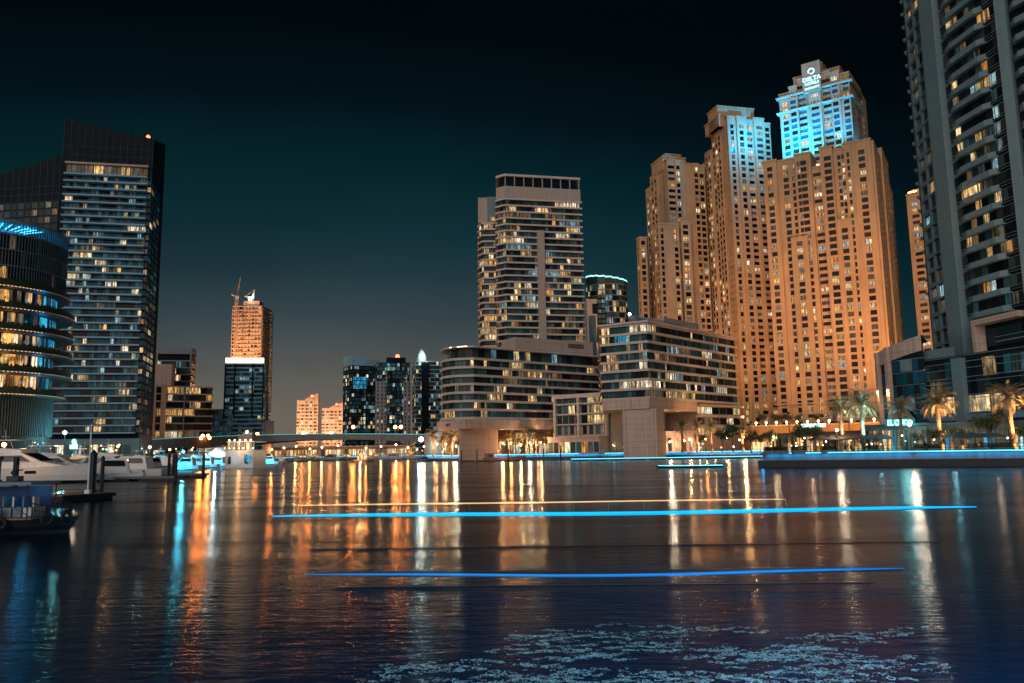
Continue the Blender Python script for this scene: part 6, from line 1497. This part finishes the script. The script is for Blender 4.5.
# ------------------------------------------------------------------ foreground: water taxi, jetty, pile and mast at the left
def taxi():
    o = P(38, 528, 34); c = V((o.x-1.6, o.y)); t = thing('water_taxi', (c.x, c.y, 0), 'dark water taxi with blue lit canopy and tyre fenders in the left foreground', 'boat')
    L = 7.2; x1 = P(71, 520, 34).x; x0 = x1-L; yc = c.y
    m = MB(); hull(m, L, 2.3, .5, sheer=.5, bow=.5, stripe=1); xf(m, ((x0+x1)/2-.1, yc, .05), 0).build('hull', ['boot_stripe', 'rubber'], t)
    zr = P(20, 482, 34).z; xr = P(47, 480, 34).x
    r = MB(); r.prism([(x0, yc-1.1), (xr, yc-1.1), (xr+.15, yc), (xr, yc+1.1), (x0, yc+1.1)], zr-.1, zr+.02); r.box((x0+2.2, yc, zr+.021), (1, 0), (0, 1), 3, 1.6, .07); r.build('roof', 'taxi_roof', t)
    d = MB(); d.cube(x0, yc-1.0, .62, x1-1.1, yc+1.0, .68); d.build('deck', 'teak', t)
    ps = MB()
    for f in (.0, .3, .55, .78, 1.0):
        x = x0+.1+(xr-x0-.25)*f
        for s in (-1, 1): ps.tube([(x, yc+s*1.0, .6), (x, yc+s*1.0, zr-.1)], .03, 6)
    ps.build('post', 'dark_metal', t)
    s = MB(); s.cube(x0+.5, yc+.94, .7, xr-.3, yc+.96, 1.9); s.build('rear_screen', 'taxi_blue', t)
    s = MB(); s.cube(x0+.5, yc-1.0, .7, xr-1.35, yc-.98, 1.15); s.build('side_screen', 'taxi_blue', t)
    for k in range(5):
        x = xr-2.3+k*.42; b_ = MB(); b_.cube(x, yc-.5, .7, x+.34, yc+.5, 1.08); b_.cube(x, yc+.1, 1.08, x+.08, yc+.5, 1.5); b_.build('bench', ('steel', 'taxi_roof')[k % 2], t)
    # roof clutter: lamp box, life ring, horn
    k = MB(); k.tube([(xr-1.9, yc-.2, zr), (xr-1.9, yc-.2, zr+1.0)], .06, 6); k.tube([(xr-2.0, yc-.2, zr+1.0), (xr-1.8, yc-.2, zr+1.0)], .09, 6); k.build('roof_post', 'dark_metal', t)
    k = MB(); k.box((xr-1.35, yc, zr+.03), (1, 0), (0, 1), .5, .4, .22); k.tube([(xr-1.4, yc, zr+.2), (xr-1.25, yc, zr+.7)], .03, 5); k.tube([(xr-1.5, yc, zr+.45), (xr-1.05, yc, zr+.5)], .03, 5); k.build('search_lamp', 'dark_metal', t)
    # bow rail
    rl = MB(); pr = None
    for i in range(11):
        f = i/10; x = xr+.05+(x1-xr-.15)*f
        z = 1.28-.22*f; y = yc-1.02*(1-f**2.5*.75); rl.tube([(x, y, .7), (x, y, z)], .018, 4); rl.tube([(x, 2*yc-y, .7), (x, 2*yc-y, z)], .018, 4)
        if pr: rl.tube([pr, (x, y, z)], .024, 5); rl.tube([(pr[0], 2*yc-pr[1], pr[2]), (x, 2*yc-y, z)], .024, 5); rl.tube([(pr[0], pr[1], .98), (x, y, .98-.1*f)], .014, 4)
        pr = (x, y, z)
    rl.build('bow_rail', 'dark_metal', t)
    def tyre(x, y, z, r, tilt):
        m = MB(); n = 16; k = 7; R1, r1 = r*.72, r*.3
        for i in range(n):
            a = 2*math.pi*i/n
            for j in range(k):
                b_ = 2*math.pi*j/k; rr = R1+r1*math.cos(b_); p = V((rr*math.cos(a), r1*.9*math.sin(b_), rr*math.sin(a))); p.rotate(Matrix.Rotation(tilt, 3, 'Z')); m.v.append((x+p.x, y+p.y, z+p.z))
        for i in range(n):
            for j in range(k): m.f.append((i*k+j, ((i+1) % n)*k+j, ((i+1) % n)*k+(j+1) % k, i*k+(j+1) % k)); m.m.append(0)
        m.build('tyre_fender', 'rubber', t, smooth=True)
    for x, y, z, r, a in ((x0+1.6, yc-1.28, .42, .26, 0), (x0+2.9, yc-1.28, .42, .26, .1), (x0+4.1, yc-1.28, .45, .28, -.1), (x0+5.0, yc-1.2, .5, .27, .3), (x1-.55, yc-.8, .62, .27, .8), (x1-.05, yc-.3, .7, .26, 1.3)): tyre(x, y, z, r, a)
    rp = MB(); rp.tube([(x1-.55, yc-.8, .9), (x1-.5, yc-.82, .64)], .012, 4); rp.tube([(x1-1.8, yc-.9, 1.1), (x1-1.2, yc-.95, .75), (x1-.5, yc-.8, .95)], .02, 5); rp.build('rope', 'cloth_dark', t)
    light('POINT', 'cabin_light', (x0+2.0, yc-.1, 1.75), (0, .25, .9), 14, t, shadow_soft_size=.05); light('POINT', 'cabin_light', (xr-1.0, yc+.2, 1.8), (0, .42, .9), 10, t, shadow_soft_size=.05)
    l = MB(); l.cube(x0+1.2, yc-1.03, 1.32, x0+2.9, yc-1.01, 1.37); l.build('light_strip', 'led_blue', t)
    light('POINT', 'side_light', (x0+2.3, yc-1.5, .9), (0, .25, 1), 14, t, shadow_soft_size=.05)
taxi()
def jetty():
    A, B = Gd(68, 498), Gd(112, 493); d = B.y; A = XY(62, 498, 58); B2 = XY(113, 494, 62)
    t = thing('floating_jetty', (*((A+B2)/2), 0), 'reddish plank jetty end with dark fender beside the thick pile', 'jetty')
    U = (B2-A).normalized(); N = outN(U); L = (B2-A).length
    m = MB(); m.box((*((A+B2)/2-N*.9), .42), U, N, L, 2.0, .1); m.build('deck', 'red_deck', t); m = MB(); m.box((*((A+B2)/2-N*.9), -.2), U, N, L-.1, 1.9, .61); m.build('float', 'wet_stone', t)
    m = MB(); m.box((*((A+B2)/2+N*.15), .25), U, N, L+.2, .18, .22); m.build('fender', 'rubber', t)
    m = MB(); q = B2-U*1.1-N*.3
    for s in (-.2, .2): m.tube([(*(q+U*s), .5), (*(q+U*s), .66)], .04, 5)
    m.tube([(*(q-U*.32), .67), (*(q+U*.32), .67)], .05, 6); m.build('cleat', 'dark_metal', t)
    q = XY(93, 470, 61); t = thing('mooring_pile', (q.x, q.y, 0), 'thick dark mooring pile with pointed cap at the jetty', 'pile', 'mooring piles at the left jetty'); m = MB(); z = Zat(q, 93, 455); m.tube([(q.x, q.y, -1), (q.x, q.y, z)], .26, 12); m.build('shaft', 'boot_stripe', t); m = MB(); m.lathe((q.x, q.y, z), [(.3, 0), (.28, .08), (.02, .42)], 12); m.build('cap', 'dark_metal', t)
    q = XY(102.5, 470, 66); t = thing('mooring_pile', (q.x, q.y, 0), 'thinner dark mooring pile right of the thick one', 'pile', 'mooring piles at the left jetty'); m = MB(); z = Zat(q, 102, 458); m.tube([(q.x, q.y, -1), (q.x, q.y, z)], .15, 10); m.build('shaft', 'boot_stripe', t); m = MB(); m.lathe((q.x, q.y, z), [(.17, 0), (.02, .2)], 10); m.build('cap', 'dark_metal', t)
    q = XY(88.5, 480, 60); t = thing('flag_mast', (q.x, q.y, .5), 'slim pale mast rising beside the thick dark pile', 'mast'); m = MB(); m.tube([(q.x, q.y, .5), (q.x, q.y, Zat(q, 89, 424))], [.075, .05], 8); m.build('mast', 'gelcoat', t); m = MB(); m.box((q.x, q.y, .5), (1, 0), (0, 1), .35, .35, .3); m.build('mast_foot', 'gelcoat', t)
jetty()
for x, lb, g_ in ((16, 'small mooring pile behind the water taxi roof', None),):
    q = XY(16, 470, 58); t = thing('mooring_pile', (q.x, q.y, 0), lb, 'pile'); m = MB(); m.tube([(q.x, q.y, -1), (q.x, q.y, Zat(q, 16, 457))], .2, 10); m.build('shaft', 'boot_stripe', t)
# bright lamps whose reflections stripe the left water
LM = [(75, 165, 6, (1, .78, .55), 1500, 'warm white marina lamp behind the largest yacht', 'lamp_warm', .3), (64, 178, 9, (.2, .9, 1), 1600, 'cyan white lamp at the foot of the banded tower', 'lamp_white', .35), (4, 150, 6, (1, .45, .12), 3500, 'orange marina lamp at the left edge under the round building', 'lamp_orange', .35),
      (150, 210, 6, (.8, .95, 1), 900, 'white marina lamp behind the second yacht', 'lamp_white', .25), (184, 250, 5, (.1, .75, 1), 1800, 'cyan marina lamp above the small boats', 'led_cyan', .35), (205, 290, 7.5, OR, 6000, 'orange double lamp on the shore in front of the wide apartment block', 'lamp_orange', .5), (170, 235, 5.5, WM, 900, 'warm marina lamp behind the jetty posts', 'lamp_warm', .25), (118, 190, 6, WM, 700, 'warm marina lamp between the yachts and the hotel tower', 'lamp_warm', .25), (216, 330, 6, (.7, .95, 1), 1800, 'white lamp left of the tour boat', 'lamp_white', .4)]
for x, d, zh, c_, p, lb, mt, r in LM:
    if x == 205: street_lamp(x, d, 2.0, P(205, 438, d).z, c_, p, lb, None, m=mt, r=r, arms=2)
    else: street_lamp(x, d, 2.0, zh, c_, p, lb, None, m=mt, r=r)
# unseen blue fill lamp added behind the camera to light the foam
t = thing('foam_fill_lamp', (7, 2, 0), 'added unseen fill lamp behind the viewpoint lighting the wake foam', 'street lamp'); m = MB(); m.tube([(7, 2, 0), (7, 2, 5.2)], .08); m.build('pole', 'dark_metal', t); m = MB(); m.ball((7, 2, 5.4), .2); m.build('lamp_head', 'led_blue', t)
light('POINT', 'lamp_light', (7, 2.5, 5.0), (.22, .60, 1), 12000, t, shadow_soft_size=.2)
# ================================================================== world, glow of the city, render
w = bpy.data.worlds.new('World'); sc.world = w; w.use_nodes = True; n = w.node_tree.nodes; l = w.node_tree.links
bg = n['Background']; tc = n.new('ShaderNodeTexCoord'); nm = n.new('ShaderNodeVectorMath'); nm.operation = 'NORMALIZE'; l.new(tc.outputs['Generated'], nm.inputs[0])
sx = n.new('ShaderNodeSeparateXYZ'); l.new(nm.outputs[0], sx.inputs[0])
dt = n.new('ShaderNodeVectorMath'); dt.operation = 'DOT_PRODUCT'; gd = V((-.22, 1, 0)).normalized(); dt.inputs[1].default_value = gd; l.new(nm.outputs[0], dt.inputs[0])
m1 = n.new('ShaderNodeMapRange'); m1.inputs['From Min'].default_value = 1; m1.inputs['From Max'].default_value = .6; m1.inputs['To Min'].default_value = 0; m1.inputs['To Max'].default_value = .30; l.new(dt.outputs['Value'], m1.inputs['Value'])
ad = n.new('ShaderNodeMath'); ad.operation = 'ADD'; ab = n.new('ShaderNodeMath'); ab.operation = 'MAXIMUM'; ab.inputs[1].default_value = 0; l.new(sx.outputs['Z'], ab.inputs[0]); l.new(ab.outputs[0], ad.inputs[0]); l.new(m1.outputs[0], ad.inputs[1])
cr = n.new('ShaderNodeValToRGB'); l.new(ad.outputs[0], cr.inputs[0]); el = cr.color_ramp.elements
stops = [(0, (.19, .155, .12)), (.06, (.15, .135, .11)), (.108, (.095, .095, .086)), (.15, (.058, .073, .077)), (.187, (.034, .056, .065)), (.24, (.015, .038, .047)), (.3, (.006, .028, .037)), (.4, (.0015, .0165, .0225)), (.48, (.0010, .0065, .0100)), (.6, (.0006, .0025, .004)), (1, (.0004, .001, .002))]
el[0].position = 0; el[0].color = (*stops[0][1], 1); el[1].position = 1; el[1].color = (*stops[-1][1], 1)
for p, c_ in stops[1:-1]: e = el.new(p); e.color = (*c_, 1)
sky = n.new('ShaderNodeTexSky'); sky.sky_type = 'NISHITA'; sky.sun_disc = False; sky.sun_elevation = R(-3); sky.sun_rotation = R(200)
mxs = n.new('ShaderNodeVectorMath'); mxs.operation = 'MULTIPLY_ADD'; mxs.inputs[1].default_value = (.001, .001, .001); l.new(sky.outputs[0], mxs.inputs[0]); l.new(cr.outputs[0], mxs.inputs[2])
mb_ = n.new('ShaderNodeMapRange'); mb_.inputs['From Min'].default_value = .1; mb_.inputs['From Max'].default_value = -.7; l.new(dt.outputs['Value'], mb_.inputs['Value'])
bk = n.new('ShaderNodeVectorMath'); bk.operation = 'MULTIPLY_ADD'; bk.inputs[0].default_value = (.008, .045, .065); l.new(mb_.outputs[0], bk.inputs[1]); l.new(mxs.outputs[0], bk.inputs[2])  # teal fill light added to the unseen sky behind the camera
ns = n.new('ShaderNodeTexNoise'); ns.inputs['Scale'].default_value = 2.2; ns.inputs['Detail'].default_value = 5; mps = n.new('ShaderNodeMapping'); mps.inputs['Scale'].default_value = (1, 1, 3.2); l.new(nm.outputs[0], mps.inputs['Vector']); l.new(mps.outputs[0], ns.inputs['Vector'])
nr = n.new('ShaderNodeMapRange'); nr.inputs['From Min'].default_value = .3; nr.inputs['From Max'].default_value = .7; nr.inputs['To Min'].default_value = .84; nr.inputs['To Max'].default_value = 1.12; l.new(ns.outputs['Fac'], nr.inputs['Value'])
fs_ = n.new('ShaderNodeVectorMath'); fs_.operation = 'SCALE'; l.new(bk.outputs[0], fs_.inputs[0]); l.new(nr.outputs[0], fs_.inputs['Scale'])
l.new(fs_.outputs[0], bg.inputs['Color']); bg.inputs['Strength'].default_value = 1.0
sd = bpy.data.lights.new('city_glow', 'SUN'); sd.energy = 1.3; sd.angle = R(60); sd.color = (1, .86, .78); so = bpy.data.objects.new('city_glow', sd); COL.objects.link(so); so.rotation_euler = V((.42, 1, -.38)).to_track_quat('-Z', 'Y').to_euler()
flush_windows()
for p_ in (protoA, protoB, protoT, protoU): pass
sc.view_settings.view_transform = 'Standard'; sc.view_settings.look = 'None'; sc.view_settings.exposure = 0; sc.view_settings.gamma = 1
cy = sc.cycles; cy.use_denoising = True; cy.denoiser = 'OPENIMAGEDENOISE'; cy.max_bounces = 4; cy.diffuse_bounces = 1; cy.glossy_bounces = 3; cy.sample_clamp_indirect = 4; cy.use_light_tree = True; cy.caustics_reflective = False; cy.caustics_refractive = False
